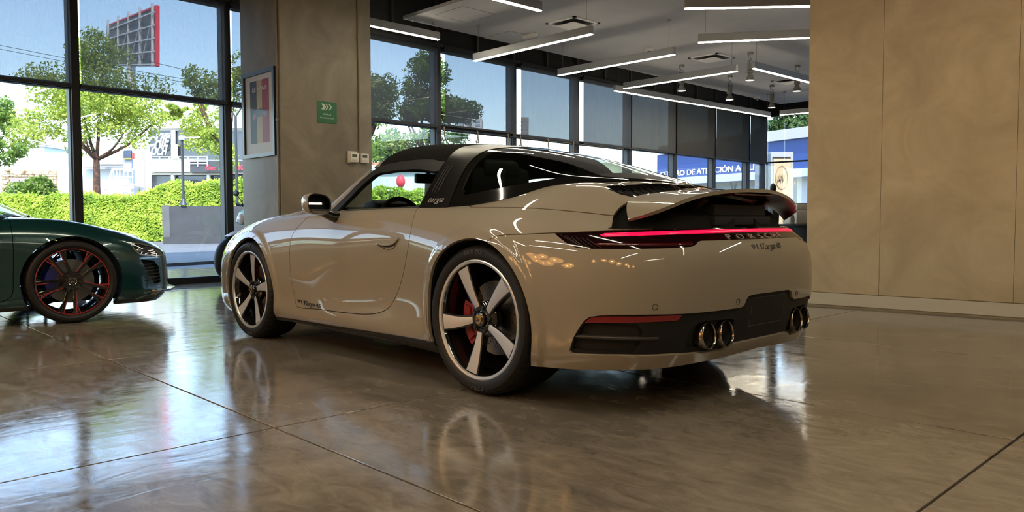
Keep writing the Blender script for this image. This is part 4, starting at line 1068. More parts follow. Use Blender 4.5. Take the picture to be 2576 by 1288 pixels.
    # windscreen glass
    wsz = lambda s: np.maximum(np.maximum(s.V[:, 2]-1.195+.14*s.V[:, 1]**2, (np.abs(s.V[:, 1])-(.700-.62*(s.V[:, 2]-.93)))), -(s.V[:, 0]-1.15))
    WS, H = H.cut(wsz)
    PIL, TOP = H.cut(lambda s: -(s.V[:, 0]-(1.235+.10*np.maximum(s.V[:, 2]-1.1, 0)/.2)))
    surf_obj('windscreen', WS.sym(), CARGLASS, car, 0)
    surf_obj('windscreen_frame', PIL.sym(), PAINT, car, .02)
    surf_obj('pillar_lining', PIL.sym().moved(-.02), DARK, car, .03)
    surf_obj('soft_top', TOP.sym().moved(.004), FABRIC, car, .025)
    surf_obj('roof_lining', TOP.sym().moved(-.03), DARK, car)
    hoop = surf_obj('targa_hoop', HOOP.moved(.003).sym(), mat('hoop_black', (.004, .0035, .003), .28, spec=.16), car, .02)
    surf_obj('hoop_lining', HOOP.moved(-.03).sym(), DARK, hoop)
    for M_ in (lambda q: q, lambda q: q.mirror()):
        surf_obj('window_seal', M_(SEAL.moved(.002)), SATBLK, car, .02)
        surf_obj('side_window', M_(WIN), CARGLASS, car)
    # rear dome: glass with a black ceramic border
    edge = lambda s: np.minimum(np.minimum(xr(s.V[:, 2])-s.V[:, 0], (s.V[:, 2]-t_ztop(s.V[:, 0], s.V[:, 1]))*.8), 9)
    FRIT, GL = REAR.cut(lambda s: edge(s)-np.where(s.V[:, 0] > .30, .048, .030))
    surf_obj('rear_glass', GL.sym(), DARKGLASS, car)
    surf_obj('glass_border', FRIT.sym(), GLOSSBLK, car, .01)
    # hoop vents and script
    for sgn in (1, -1):
        for k in range(3):
            pts = []
            for q in np.linspace(0, 1, 12):
                x = (.549-.0235*k)+q*(.014+.003*k); y = .709-.122*q; y = y if True else y
                z = float(t_green(np.array(x), np.array(y))); pts.append((x, sgn*y, z))
            pts = [Vector(p)+Vector((0, sgn*.0035, .0025)) for p in pts]
            MB().tube(pts, [.001]+[.0048]*10+[.001], 8).obj('hoop_vent', DARK, hoop, smooth=True)
        b = []
        for q in np.linspace(0, 1, 14):
            x = .626-q*.212; y = .549+.024*q; z = float(t_green(np.array(x), np.array(y))); b.append((x, sgn*(y+.002), z+.0025))
        MB().tube(b, .0011, 5).obj('hoop_seam', DARK, hoop, smooth=True)
    V, F = text_fit('targa', .125, .036, .0015, shear=.4, bold=.004)
    x = .483-V[:, 0]; zz = .923+V[:, 1]*.95-V[:, 0]*-.0; yy = np.array([np.interp(-z_, -t_green(np.full(60, x_), np.linspace(.6, .77, 60)), np.linspace(.6, .77, 60)) for x_, z_ in zip(x, zz)])
    for sgn in (1, -1):
        pass
    letter_objs('script_letter', np.stack([x, yy+.0035+V[:, 2], zz+.0025], 1), F, mat('script_silver', (.5, .47, .42), .3, metal=.7), hoop)
    # ---- door handles, mirrors
    for sgn in (1, -1):
        d = [o for o in car.children if o.name.startswith('door')][0 if sgn > 0 else 1]
        hp = [(.874, .697), (.80, .690), (.74, .693), (.69, .705), (.665, .722), (.655, .728)]
        a = [np.interp(-x, -P[::-1, 68, 0][::-1], us) for x, z in hp]
        up = [tuple(q*np.array([1, sgn, 1])) for q in on_body(np.array(a), np.array([z for x, z in hp]), .006)]
        MB().tube(catmull(up, 24), [.0015]+[.0055]*22+[.003], 8).obj('door_handle', PAINT, d, smooth=True)
        lo = on_body(np.array([np.interp(-x, -P[::-1, 68, 0][::-1], us) for x in (.874, .83, .79, .74, .70, .675)]), np.array([.694, .678, .6685, .6685, .680, .70]), .0008)*np.array([1, sgn, 1])
        MB().tube(catmull(lo, 24), .0018, 6).obj('handle_recess_edge', GLOSSBLK, d, smooth=True)
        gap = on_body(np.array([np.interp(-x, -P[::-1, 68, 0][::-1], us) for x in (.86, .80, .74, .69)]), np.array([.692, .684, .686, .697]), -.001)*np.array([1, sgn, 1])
        MB().tube(catmull(gap, 16), [.001]+[.006]*14+[.001], 8).obj('handle_painted_shade', DARK, d, smooth=True)  # dark tube drawn in as the shade behind the handle
        # mirror
        n, m_ = 28, 15; V = []
        for i in range(m_):
            q = i/(m_-1); xx = 1.29+.13*q; sc = math.sqrt(max(0, 1-(max(q-.12, 0)/.88)**2.2)); sc = max(sc, .02); sc *= (1 if q > .1 else .965+.35*q)
            for k in range(n):
                t = 2*PI*k/n; ct, st = math.cos(t), math.sin(t); e = .72
                yy = .093*math.copysign(abs(ct)**e, ct); zz = .062*math.copysign(abs(st)**e, st)
                zz *= 1-.16*(yy/.093)*(-1 if zz < 0 else .35)
                V.append((xx+.05*(yy/.093)*-.45*(1-q)-.0, sgn*(.955+yy*sc), .918+zz*sc+.012*yy/.093))
        F = [(i*n+k, i*n+(k+1) % n, (i+1)*n+(k+1) % n, (i+1)*n+k) for i in range(m_-1) for k in range(n)]+[tuple((m_-1)*n+k for k in range(n))]
        mo = MB().add(V, F).obj('door_mirror', PAINT, car, smooth=True, auto=1.2)
        Vg = [((V[k][0]+.004), .955*sgn+(V[k][1]-.955*sgn)*.90, .918+(V[k][2]-.918)*.88) for k in range(n)]
        mesh_obj('mirror_glass', Vg, [tuple(range(n))], mat('mirror_glass', (.35, .36, .37), .02, metal=1.), mo)
        Vr = [V[k] for k in range(n)]+[(v[0]+.002, v[1], v[2]) for v in Vg]
        mesh_obj('mirror_bezel', Vr, [(k, (k+1) % n, n+(k+1) % n, n+k) for k in range(n)], SATBLK, mo)
        MB().tube([(1.37, sgn*.79, .838), (1.365, sgn*.84, .850), (1.36, sgn*.895, .872), (1.358, sgn*.93, .885)], [.034, .028, .026, .03], 12).obj('mirror_foot', GLOSSBLK, mo, smooth=True)
    # ---- wheels
    five_spoke_wheel(car, .357, .30, .283, -7, -12, [('305/30 ZR21', math.radians(88)), ('P ZERO', math.radians(268))], (0, .882, .357))
    five_spoke_wheel(car, .3405, .245, .270, 28, 172, [('P ZERO', math.radians(92)), ('P ZERO', math.radians(268))], (2.45, .848, .3405))
    five_spoke_wheel(car, .357, .30, .283, 20, 192, [], (0, -.882, .357), -1)
    five_spoke_wheel(car, .3405, .245, .270, 10, 8, [], (2.45, -.848, .3405), -1)
    for sgn in (1, -1):
        for cx, cz, r, y0 in ((0, .357, .395, .895), (2.45, .345, .372, .835)):
            MB().lathe([(r, y0*sgn-.02*sgn), (r, .45*sgn), (.05, .45*sgn)], 40, 'y', (cx, 0, cz), arc=PI*1.24, a0=-PI*.12).obj('wheel_arch_liner', DARK, car, smooth=True, fix=False)
    MB().prism([(-.42, .78), (-.55, .76), (-.86, .5), (-.86, -.5), (-.55, -.76), (-.42, -.78)], .235, .27).obj('engine_undertray', DARK, car)
    pan = [(-.30, .50), (.42, .5), (.42, .81), (2.05, .80), (2.05, .48), (2.85, .48), (2.85, .74), (3.2, .62), (3.38, .3)]
    MB().prism(pan+[(x, -y) for x, y in reversed(pan)], .16, .20).obj('underbody', DARK, car)
    b = MB(); b.bbox((-.88, -.42, .26), (-.62, .42, .38)); b.obj('rear_silencer', mat('silencer', (.05, .05, .05), .5, metal=.6), car, bevel=.02)
    # ---- cabin
    b = MB(); b.prism([(1.32, .60), (1.32, .86), (1.42, .905), (1.75, .915), (1.98, .88), (2.0, .60)], -.70, .70, 'y'); b.obj('dashboard', LEATHER, car, bevel=.02)
    MB().tube([(1.30+.03*math.sin(t), .37+.165*math.cos(t), .80+.16*math.sin(t)) for t in np.linspace(0, 2*PI, 33)[:-1]], .015, 8, close=True).obj('steering_wheel', LEATHER, car, smooth=True)
    MB().tube([(1.30, .37, .80), (1.42, .37, .80)], [.05, .04], 12).obj('steering_column', LEATHER, car, smooth=True)
    b = MB(); b.prism([(1.36, .86), (1.34, .93), (1.40, .955), (1.52, .93), (1.52, .86)], .22, .52, 'y'); b.obj('instrument_hood', LEATHER, car, bevel=.02)
    for sy in (1, -1):
        st = part('front_seat', car)
        MB().prism([(.62, .32), (.62, .48), (1.12, .50), (1.16, .44), (1.12, .32)], .37*sy-.25, .37*sy+.25, 'y').obj('seat_cushion', LEATHER, st, bevel=.04)
        MB().prism([(.52, .46), (.66, .48), (.50, .95), (.47, 1.09), (.42, 1.12), (.37, 1.10), (.37, .95)], .37*sy-.22, .37*sy+.22, 'y').obj('seat_backrest', LEATHER, st, bevel=.04)
        MB().prism([(.44, 1.06), (.47, 1.08), (.44, 1.15), (.40, 1.16), (.365, 1.14), (.36, 1.06)], .37*sy-.13, .37*sy+.13, 'y').obj('head_restraint', LEATHER, st, bevel=.025)
    MB().prism([(-.42, .80), (-.40, .93), (-.2, .945), (.22, .86), (.36, .60), (.36, .5), (-.42, .5)], -.60, .60, 'y').obj('rear_shelf', LEATHER, car, bevel=.02)
    MB().bbox((.3, -.76, .17), (1.9, .76, .2)).obj('cabin_floor', DARK, car)
    m2 = MB().box((1.49, 0, 1.105), (.03, .24, .065)).obj('rear_view_mirror', SATBLK, car, bevel=.012)
    MB().tube([(1.50, 0, 1.13), (1.52, 0, 1.19)], .012, 8).obj('mirror_stem', SATBLK, m2, smooth=True)
    return car
# ------------------------------------------------------------------ dark green mid-engined coupe behind
R_OUT = [(3.545, 0), (3.535, .28), (3.49, .52), (3.39, .73), (3.21, .87), (2.95, .943), (2.65, .965), (2.3, .95), (1.9, .932), (1.2, .935), (.7, .95), (.3, .965), (0, .972), (-.4, .955), (-.64, .89), (-.78, .70), (-.83, .36), (-.84, 0)]
R_ST = [('nose', [(.12, .10), (.18, .03), (.26, .0), (.36, .0), (.45, .005), (.53, .018), (.58, .05), (.61, .11), (.632, .2)]),
        ((3.39, .73), [(.12, .08), (.18, .02), (.27, 0), (.37, 0), (.46, .004), (.55, .025), (.61, .07), (.645, .13), (.67, .21)]),
        ((2.95, .943), [(.13, .05), (.20, .02), (.30, .01), (.42, 0), (.53, .005), (.62, .025), (.69, .065), (.74, .125), (.765, .2)]),
        ((2.65, .965), [(.13, .05), (.20, .02), (.32, .008), (.45, 0), (.57, .004), (.67, .022), (.745, .06), (.80, .12), (.825, .2)]),
        ((1.9, .932), [(.12, .05), (.17, .02), (.26, .03), (.40, .035), (.53, .02), (.63, .01), (.72, .03), (.79, .075), (.83, .13)]),
        ((.7, .95), [(.12, .05), (.17, .02), (.26, .02), (.40, .02), (.52, .008), (.64, .004), (.74, .03), (.82, .08), (.865, .14)]),
        ((0, .972), [(.14, .05), (.22, .02), (.34, .01), (.46, 0), (.58, .004), (.68, .02), (.77, .06), (.84, .12), (.88, .2)]),
        ('tail', [(.20, .08), (.28, .03), (.38, 0), (.50, 0), (.60, .005), (.70, .02), (.78, .05), (.83, .10), (.86, .16)])]
_rzc = spl([3.45, 3.2, 2.95, 2.65, 2.3, 2.0, 1.5, .8, 0, -.6], [.645, .71, .755, .80, .85, .89, .94, .94, .93, .885])
def r_ztop(x, y): return _rzc(x)-.05*y*y+np.exp(-((np.abs(y)-.68)/.14)**2)*.028*sstep(1.9, 2.4, x)*(1-sstep(3.1, 3.4, x))
_rxt = spl([-.84, -.7, -.3, .3, 1, 2, 2.9, 3.3, 3.5, 3.6], [-.6, -.52, -.25, .3, 1, 2, 2.85, 3.12, 3.24, 3.3])
_rzr = spl([1.7, 1.4, 1.1, .8, .4, 0, -.4, -.7], [1.20, 1.225, 1.238, 1.235, 1.20, 1.12, 1.0, .90]); _ryb = spl([2.0, 1.4, .8, .2, -.3, -.7], [.80, .80, .79, .74, .6, .3])
def r_green(x, y):
    y = np.abs(y); roof = _rzr(x)-.12*y*y-.2*y**4; side = .86+(_ryb(x)-y)*1.25
    e = 2.52-x-.50*y*y; ws = .85+e*.50-.03*np.maximum(e, 0)**2
    return smin(smin(roof, side, .12), ws, .05)
def build_coupe():
    car = thing('coupe_car', 'dark green low coupe with red-trimmed black wheel beside the window', 'car')
    GREEN = mat('dark_green_paint', (.006, .036, .037), .2, metal=.35, coat=1., coat_rough=.012)
    P, A = tensor_body(R_OUT, R_ST, r_ztop, _rxt, nu=260, nside=64, ntop=40); S = Surf.grid(P, A)
    for cx, cz, r in ((0., .335, .372), (2.65, .335, .366)):
        _, S = S.cut(lambda s: np.where(s.V[:, 2] < .78, np.hypot(s.V[:, 0]-cx, s.V[:, 2]-cz)-r, .5))
    _, S = S.cut(lambda s: np.where(s.V[:, 0] < 2.55, r_ztop(s.V[:, 0], s.V[:, 1])-r_green(s.V[:, 0], s.V[:, 1]), .2)+.006+np.maximum(.78-s.V[:, 2], 0)*5)
    INNER = S
    az = lambda s: np.stack([s.A[:, 0], s.V[:, 2]], 1)
    # head lamp, intake, lower black blade, door seam (positions in x,z of the flank)
    hl = sdf_poly([(3.09, .645), (3.20, .628), (3.34, .592), (3.42, .56), (3.42, .515), (3.34, .512), (3.17, .530), (3.12, .578)])
    HL, S = S.cut(lambda s: np.maximum(hl(s.V[:, [0, 2]]), .30-s.V[:, 1]))
    it = sdf_poly([(3.17, .495), (3.29, .478), (3.345, .42), (3.36, .285), (3.29, .275), (3.235, .38)])
    IN, S = S.cut(lambda s: np.maximum(it(s.V[:, [0, 2]]), .35-s.V[:, 1]))
    gr = sdf_poly([(-.1, .20), (.42, .20), (.55, .34), (.40, .50), (-.1, .50)])
    GRI, S = S.cut(lambda s: np.where(s.V[:, 0] > 3.4, gr(s.V[:, [1, 2]]), 1.))
    SK, S = S.cut(lambda s: s.V[:, 2]-.155)
    df = sdf_poly(catmull([(2.24, .86), (2.25, .69), (2.245, .40), (2.23, .25), (2.16, .205), (1.2, .19), (.95, .21), (.86, .30), (.80, .5), (.80, .86)], 80))
    DO, S = S.gap(lambda s: np.where((s.A[:, 1] < .78) & (s.V[:, 2] < .858), df(s.V[:, [0, 2]]), 1.), .0025)
    surf_obj('body_shell', S.sym(), GREEN, car, .014); surf_obj('dark_backing_shell', INNER.moved(-.03).sym(), DARK, car); surf_obj('grille', GRI.moved(-.02).sym(), MATBLK, car, .03)  # second surface is a dark backing added behind the panel joints
    for M_ in (lambda q: q, lambda q: q.mirror()):
        surf_obj('door', M_(DO), GREEN, car, .014)
        h = surf_obj('headlamp', M_(HL.moved(-.004)), mat('coupe_lamp_glass', (.02, .021, .022), .06, coat=1.), car, .02)
        LF_, _ = HL.cut(lambda s: -(hl(s.V[:, [0, 2]])+.010)); surf_obj('lamp_bezel', M_(LF_.moved(.001)), mat('lamp_bezel_grey', (.30, .31, .32), .2, metal=.8), car)
        surf_obj('side_intake', M_(IN.moved(-.03)), MATBLK, car); surf_obj('lower_skirt', M_(SK.moved(.001)), SATBLK, car, .02)
    b = MB(); rows = [(3.585, 0), (3.58, .3), (3.54, .56), (3.44, .76), (3.30, .86)]
    pts = rows+[(x-.10, y*.9) for x, y in reversed(rows)]
    for sy in (1, -1): MB().prism([(x, sy*y) for x, y in pts], .205, .222).obj('front_splitter', GLOSSBLK, car, bevel=.004)
    for sy in (1, -1):
        for k in range(4): MB().ball((3.16+.05*k, sy*(.865-.035*k-.012*k*k), .575-.006*k), .018, 10, 8, (1, .5, 1)).obj('lamp_projector', CHROME, car, smooth=True)
        MB().prism([(3.02, sy*.78), (3.22, sy*.76), (3.30, sy*.68), (3.02, sy*.55)] if sy > 0 else [(3.02, -.55), (3.30, -.68), (3.22, -.76), (3.02, -.78)], .125, .17).obj('front_skid', SATBLK, car, bevel=.01)
    # intake mesh bars
    for sy in (1, -1):
        for k in range(6):
            z = .31+.028*k; x = 3.30-.008*k
            MB().tube([(x-.08, sy*(.90-.02), z), (x+.0, sy*.83, z), (x+.06, sy*.76, z)], .004, 5).obj('intake_bar', SATBLK, car, smooth=True)
    # greenhouse
    gx = np.linspace(2.56, -.70, 200); t = np.linspace(0, 1, 80); G = np.zeros((200, 80, 3)); G[..., 0] = gx[:, None]; G[..., 1] = .84*(1-t)[None]; G[..., 2] = r_green(G[..., 0], G[..., 1]); H = Surf.grid(G)
    _, H = H.cut(lambda s: s.V[:, 2]-np.maximum(r_ztop(s.V[:, 0], s.V[:, 1])-.02, np.where(s.V[:, 1] > .6, .84, 0)))
    wf = sdf_poly(catmull([(2.1, .86), (1.65, 1.05), (1.25, 1.13), (.8, 1.13), (.5, 1.05), (.45, .86)], 60)); SI, H = H.cut(lambda s: np.where(s.V[:, 1] > .45, wf(s.V[:, [0, 2]]), 1.))
    WS, H = H.cut(lambda s: np.maximum(np.maximum(s.V[:, 2]-1.17, np.abs(s.V[:, 1])-(.78-.62*(s.V[:, 2]-.87))), 1.25-s.V[:, 0]))
    surf_obj('windscreen', WS.sym(), CARGLASS, car); surf_obj('roof', H.sym(), GREEN, car, .02)
    for M_ in (lambda q: q, lambda q: q.mirror()): surf_obj('side_window', M_(SI), DARKGLASS, car)
    MB().prism([(1.55, .60), (1.55, .84), (1.7, .865), (2.15, .865), (2.35, .82), (2.35, .6)], -.72, .72, 'y').obj('dashboard', LEATHER, car, bevel=.02)
    for sy in (1, -1): MB().prism([(.75, .4), (.9, .45), (.7, 1.0), (.62, 1.08), (.55, 1.05)], .38*sy-.22, .38*sy+.22, 'y').obj('seat_backrest', LEATHER, car, bevel=.03)
    MB().tube([(2.44, -.35, .86), (2.34, .25, .88)], .012, 6).obj('wiper_arm', SATBLK, car, smooth=True)
    MB().tube([(2.44, .30, .86), (2.26, .74, .87)], .012, 6).obj('wiper_arm', SATBLK, car, smooth=True)
    REDW = mat('red_wheel_trim', (.20, .012, .016), .45); BLUEC = mat('blue_caliper', (.012, .014, .16), .35, coat=.5)
    def wheel(x, side, psi):
        R, W, rl = .335, .245, .272
        w = MB().lathe([(rl-.006, -.004), (rl-.016, -.014), (rl-.024, -.06), (rl-.03, -.11), (rl-.034, -W+.02)], 80, 'y').obj('wheel', GLOSSBLK, car, smooth=True)
        tyre_mesh('tyre', w, R, W, rl, n=180)
        MB().lathe([(rl-.008, -.002), (rl-.006, .001), (rl-.011, .002), (rl-.0135, -.002)], 80, 'y').obj('red_rim_ring', REDW, w, smooth=True)
        for q in range(5):
            ph = math.radians(psi+72*q); c, s = math.cos(ph), math.sin(ph); pt = lambda r, t, y: (r*c-t*s, y, r*s+t*c)
            for sg in (-1, 1):
                MB().bar(pt(.045, sg*.020, -.035), pt(.258, sg*.046, -.014), .026, .03, (0, 1, 0)).obj('spoke', GLOSSBLK, w, bevel=.003, seg=1)
                MB().bar(pt(.17, sg*.036, -.02), pt(.257, sg*.082, -.013), .016, .024, (0, 1, 0)).obj('spoke_branch', GLOSSBLK, w)
            b = MB(); y = .001
            b.bar(pt(.075, -.034, -.014), pt(.26, -.058, y), .006, .004, (0, 1, 0)); b.obj('red_spoke_edge', REDW, w)
            MB().bar(pt(.165, .026, -.008), pt(.26, .036, y), .006, .004, (0, 1, 0)).obj('red_spoke_edge', REDW, w)
            MB().bar(pt(.165, -.044, -.006), pt(.255, -.088, y), .008, .004, (0, 1, 0)).obj('red_spoke_edge', REDW, w)
            pb = math.radians(psi+36+72*q); MB().lathe([(0, -.02), (.011, -.022), (.012, -.04)], 10, 'y', (.056*math.cos(pb), 0, .056*math.sin(pb))).obj('wheel_bolt', SATBLK, w, smooth=True)
        MB().lathe([(0, -.022), (.07, -.028), (.08, -.05)], 32, 'y').obj('hub', SATBLK, w, smooth=True)
        MB().lathe([(0, -.012), (.028, -.013), (.031, -.022)], 28, 'y').obj('centre_cap', GLOSSBLK, w, smooth=True)
        MB().lathe([(.027, -.0125), (.030, -.0115), (.031, -.014)], 28, 'y').obj('cap_ring', CHROME, w, smooth=True)
        for k in range(4):
            MB().tube([((k-1.5)*.0098+.0066*math.cos(a), -.0112, .0066*math.sin(a)) for a in np.linspace(0, 2*PI, 19)[:-1]], .0009, 4, close=True).obj('emblem_ring', CHROME, w, smooth=True)
        MB().lathe([(.06, -.118), (.178, -.118), (.178, -.15), (.06, -.15)], 48, 'y', close=True).obj('brake_disc', MATS['brake_disc_iron'], w, smooth=True, auto=.5)
        MB().lathe([(.11, -.075), (.185, -.072), (.20, -.10), (.20, -.16), (.11, -.16)], 14, 'y', arc=1.3, a0=math.radians(2)-.65, close=True).obj('brake_caliper', BLUEC, w, smooth=True, auto=.5)
        w.location = (x, .93*side, .335)
        if side < 0: w.rotation_euler = (0, 0, PI)
    for x in (0, 2.65): wheel(x, -1, 62); wheel(x, 1, 20)
    for sgn in (1, -1):
        for cx in (0, 2.65): MB().lathe([(.378, .88*sgn), (.378, .55*sgn)], 40, 'y', (cx, 0, .335), arc=PI*1.2, a0=-PI*.1).obj('wheel_arch_liner', DARK, car, smooth=True, fix=False)
    pan = [(-.6, .75), (-.42, .80), (-.42, .5), (.42, .5), (.42, .85), (2.2, .85), (2.2, .5), (3.05, .5), (3.05, .75), (3.3, .62), (3.45, .3)]
    MB().prism(pan+[(x, -y) for x, y in reversed(pan)], .14, .18).obj('underbody', DARK, car)
    hd = math.radians(-94); c, s = math.cos(hd), math.sin(hd)
    # front right wheel face (2.65, -.93) sits at (4.19, 1.512)
    car.rotation_euler = (0, 0, hd); car.location = (4.19-(2.65*c+.93*s), 1.512-(2.65*s-.93*c), 0)
    return car
# ------------------------------------------------------------------ outside the glass
GROUND = mottled('forecourt_paving', [(.085, .092, .105), (.115, .122, .135), (.15, .155, .165)], 1.2, .75, 0, detail=6)
structure(MB().bbox((7.55, -120, -.10), (170, 90, -.03)).obj('ground_outside', GROUND))
structure(MB().bbox((-60, -120, -.10), (7.55, -17.35, -.03)).obj('ground_side_yard', GROUND))
STRIPE = mat('kerb_dark', (.05, .052, .055), .6)
k0 = at_z(420, 668, -.03); k1 = at_z(640, 655, -.03); dd = (k1-k0)/np.linalg.norm(k1-k0)
kerb = MB().bar(k0-dd*14+np.array([0, 0, .03]), k1+dd*8+np.array([0, 0, .03]), .7, .06).obj('kerb', STRIPE); tag(kerb, 'dark low kerb strip across the paved forecourt', 'kerb')

def leaf_cloud(name, centres, radii, n, size, m, parent=None, flat=1., seed=1, shell=.55):
    """n small leaf blades spread through ellipsoids"""
    g = np.random.default_rng(seed); centres = np.asarray(centres, float); radii = np.asarray(radii, float)
    w = radii.prod(1) if radii.ndim > 1 else radii**3
    w = w**.75; idx = g.choice(len(centres), n, p=w/w.sum())
    d = g.normal(size=(n, 3)); d /= np.linalg.norm(d, axis=1, keepdims=True); r = (shell+(1-shell)*g.random(n))**.6
    c = centres[idx]+d*r[:, None]*radii[idx]
    a = g.normal(size=(n, 3)); a /= np.linalg.norm(a, axis=1, keepdims=True); b = np.cross(a, g.normal(size=(n, 3))); b /= np.linalg.norm(b, axis=1, keepdims=True)
    s = size*(.6+.8*g.random(n))[:, None]
    V = np.stack([c-a*s, c+b*s*.5, c+a*s, c-b*s*.5], 1).reshape(-1, 3)
    return stuff(mesh_obj(name, V, np.arange(4*n).reshape(n, 4), m, parent))
def leaf_mat(name, c1, c2, c3):
    m = mottled(name, [c1, c2, c3], 1.4, .6, detail=6)
    n, l, b = nodes(m); out = [x for x in n if x.type == 'OUTPUT_MATERIAL'][0]; t = n.new('ShaderNodeBsdfTranslucent'); mx = n.new('ShaderNodeMixShader'); mx.inputs[0].default_value = .4
    src = b.inputs['Base Color'].links[0].from_socket; l.new(src, t.inputs[0]); l.new(b.outputs[0], mx.inputs[1]); l.new(t.outputs[0], mx.inputs[2]); l.new(mx.outputs[0], out.inputs[0]); return m
LF1 = leaf_mat('leaf_yellow_green', (.16, .24, .03), (.33, .42, .06), (.46, .50, .10)); LF2 = leaf_mat('leaf_green', (.06, .13, .02), (.14, .24, .04), (.26, .36, .07)); HEDGEM = leaf_mat('leaf_hedge', (.15, .27, .02), (.36, .50, .05), (.54, .66, .10)); LF3 = leaf_mat('leaf_dark', (.02, .05, .012), (.05, .10, .025), (.10, .16, .04))
BARK = mottled('bark', [(.02, .012, .009), (.055, .028, .018), (.16, .06, .035)], 6, .85)
def tree(label, px, base_py, t, crown, r, n, size, m, trunk_r=.11, fork=None, seed=1, ground=-.03, group=None, clumps=26, cs=1.):
    """crown: list of (px,py,half width px,half height px) at depth t"""
    base = at_depth(px, base_py, t); gz = np.array([base[0], base[1], ground])
    o = thing('tree', label, 'tree', tuple(gz), group=group); sc = t/FPX
    g = np.random.default_rng(seed); C, Rr = [], []
    ctr = np.mean([at_depth(c[0], c[1], t) for c in crown], 0)
    for cx, cy, hw, hh in crown:
        for k in range(clumps):
            a = g.normal(size=3); a /= np.linalg.norm(a); q = g.random()**.4
            p = at_depth(cx, cy, t)+_r*a[0]*q*hw*sc*.8+np.array([0, 0, 1.])*a[2]*q*hh*sc*.8+_d*np.array([1, 1, 0])*a[1]*q*hw*sc*.8
            C.append(p-gz); s = (.20+.22*g.random())*min(hw, hh)*sc*cs; Rr.append((s*1.2, s*1.2, s*.8))
    leaf_cloud('foliage', C, np.array(Rr), n, size, m, o, seed=seed, shell=.2)
    fk = at_depth(*(fork or (px, base_py-85)), t)-gz
    pts = [np.zeros(3), fk*.45+np.array([.04, .05, 0]), fk]; MB().tube(catmull(pts, 10), np.linspace(trunk_r*1.25, trunk_r*.8, 10), 9).obj('trunk', BARK, o, smooth=True)
    for k in range(7):
        e = C[int(g.integers(len(C)))]; md = fk*.5+e*.5+np.array([0, 0, -.25]); MB().tube(catmull([fk, md, e], 8), np.linspace(trunk_r*.55, .015, 8), 6).obj('branch', BARK, o, smooth=True)
    return o
tree('leafy street tree with forked red-brown trunk behind the hedge', 250, 490, 33, [(150, 250, 120, 95), (260, 215, 150, 130), (330, 290, 90, 90), (210, 330, 190, 70), (90, 330, 80, 60), (235, 130, 70, 60)], 3, 22000, .07, LF1, .15, (243, 402), 3, clumps=34)
tree('thin-crowned tree standing behind the lamp posts', 578, 500, 35, [(520, 330, 80, 90), (560, 240, 60, 80), (500, 200, 50, 60), (570, 400, 40, 50), (600, 180, 50, 60)], 3, 8000, .07, LF1, .10, (572, 400), 5, clumps=26)
tree('bushy yellow-green tree beside the white stone-clad building', -70, 500, 36, [(-40, 330, 110, 110), (10, 390, 60, 50), (10, 300, 40, 60)], 3, 7000, .09, LF2, .14, None, 8, clumps=12)
tree('distant yellow-green tree above the restaurant roof', 460, 420, 75, [(440, 285, 60, 26), (500, 275, 70, 24)], 3, 3000, .2, LF1, .2, (460, 330), 9, clumps=10)
tree('rounded dark tree seen through the blind beside the column', 1085, 480, 24, [(1075, 230, 60, 85), (1110, 270, 70, 45), (1150, 280, 55, 40), (1040, 290, 50, 30), (1075, 160, 35, 35), (1100, 345, 85, 35), (985, 370, 60, 45)], 3, 20000, .055, LF2, .12, (1080, 380), 12, clumps=26, cs=1.7)
tree('leafy tree half hidden by the concrete column', 900, 480, 26, [(930, 240, 70, 60), (940, 290, 60, 40), (950, 380, 50, 40)], 3, 9000, .06, LF2, .12, (910, 380), 14, clumps=22, cs=1.6)
tree('dark dense tree above the blue building', 2000, 520, 46, [(1985, 315, 60, 60), (2060, 300, 70, 60), (1940, 330, 40, 40), (2010, 290, 60, 50)], 3, 9000, .13, LF3, .2, (2000, 400), 16, clumps=12)

# hedge
h0, h1 = at_depth(-420, 553, 31.5), at_depth(700, 553, 30.5); hd_ = h1-h0; hd_[2] = 0; hl_ = np.linalg.norm(hd_); hd_ /= hl_; hn = np.array([hd_[1], -hd_[0], 0])
if np.dot(hn, _d) > 0: hn = -hn
hg = thing('hedge', 'bright green clipped hedge running along the far side of the forecourt', 'hedge')
def hz(u): return 1.80+.50*sstep(.70, .76, u)+.10*np.sin(u*37)*.5+.06*np.sin(u*91)
b = MB(); N_ = 60
V = []; 
for i in range(N_+1):
    u = i/N_; p = h0+hd_*u*hl_; z = float(hz(np.array(u)))-.12
    for o_, zz in ((-.05, -.03), (-.05, z), (-.85, z), (-.85, -.03)): V.append((p[0]+hn[0]*o_, p[1]+hn[1]*o_, zz))
F = [(i*4+e, i*4+(e+1) % 4, i*4+4+(e+1) % 4, i*4+4+e) for i in range(N_) for e in range(4)]
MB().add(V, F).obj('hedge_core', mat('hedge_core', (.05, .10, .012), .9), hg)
g = np.random.default_rng(5); n = 46000; u = g.random(n); top = g.random(n) < .16; z = np.where(top, hz(u)+g.normal(size=n)*.05, hz(u)*g.random(n)); o_ = np.where(top, -.85*g.random(n), .06*g.random(n)-.02)
c = h0*np.array([1, 1, 0])+hd_*(u*hl_)[:, None]+hn*o_[:, None]+np.array([0, 0, 1.])*z[:, None]
a = g.normal(size=(n, 3))+hn*-.0; a /= np.linalg.norm(a, axis=1, keepdims=True); b2 = np.cross(a, hn*1.2+np.array([0, 0, .6])+g.normal(size=(n, 3))*.5); b2 /= np.linalg.norm(b2, axis=1, keepdims=True); s = .052*(.6+.8*g.random(n))[:, None]
stuff(mesh_obj('hedge_leaves', np.stack([c-a*s, c+b2*s*.6, c+a*s, c-b2*s*.6], 1).reshape(-1, 3), np.arange(4*n).reshape(n, 4), HEDGEM, hg))
for px, py, hw in ((75, 470, 45), (120, 462, 14), (30, 480, 30)):
    pass
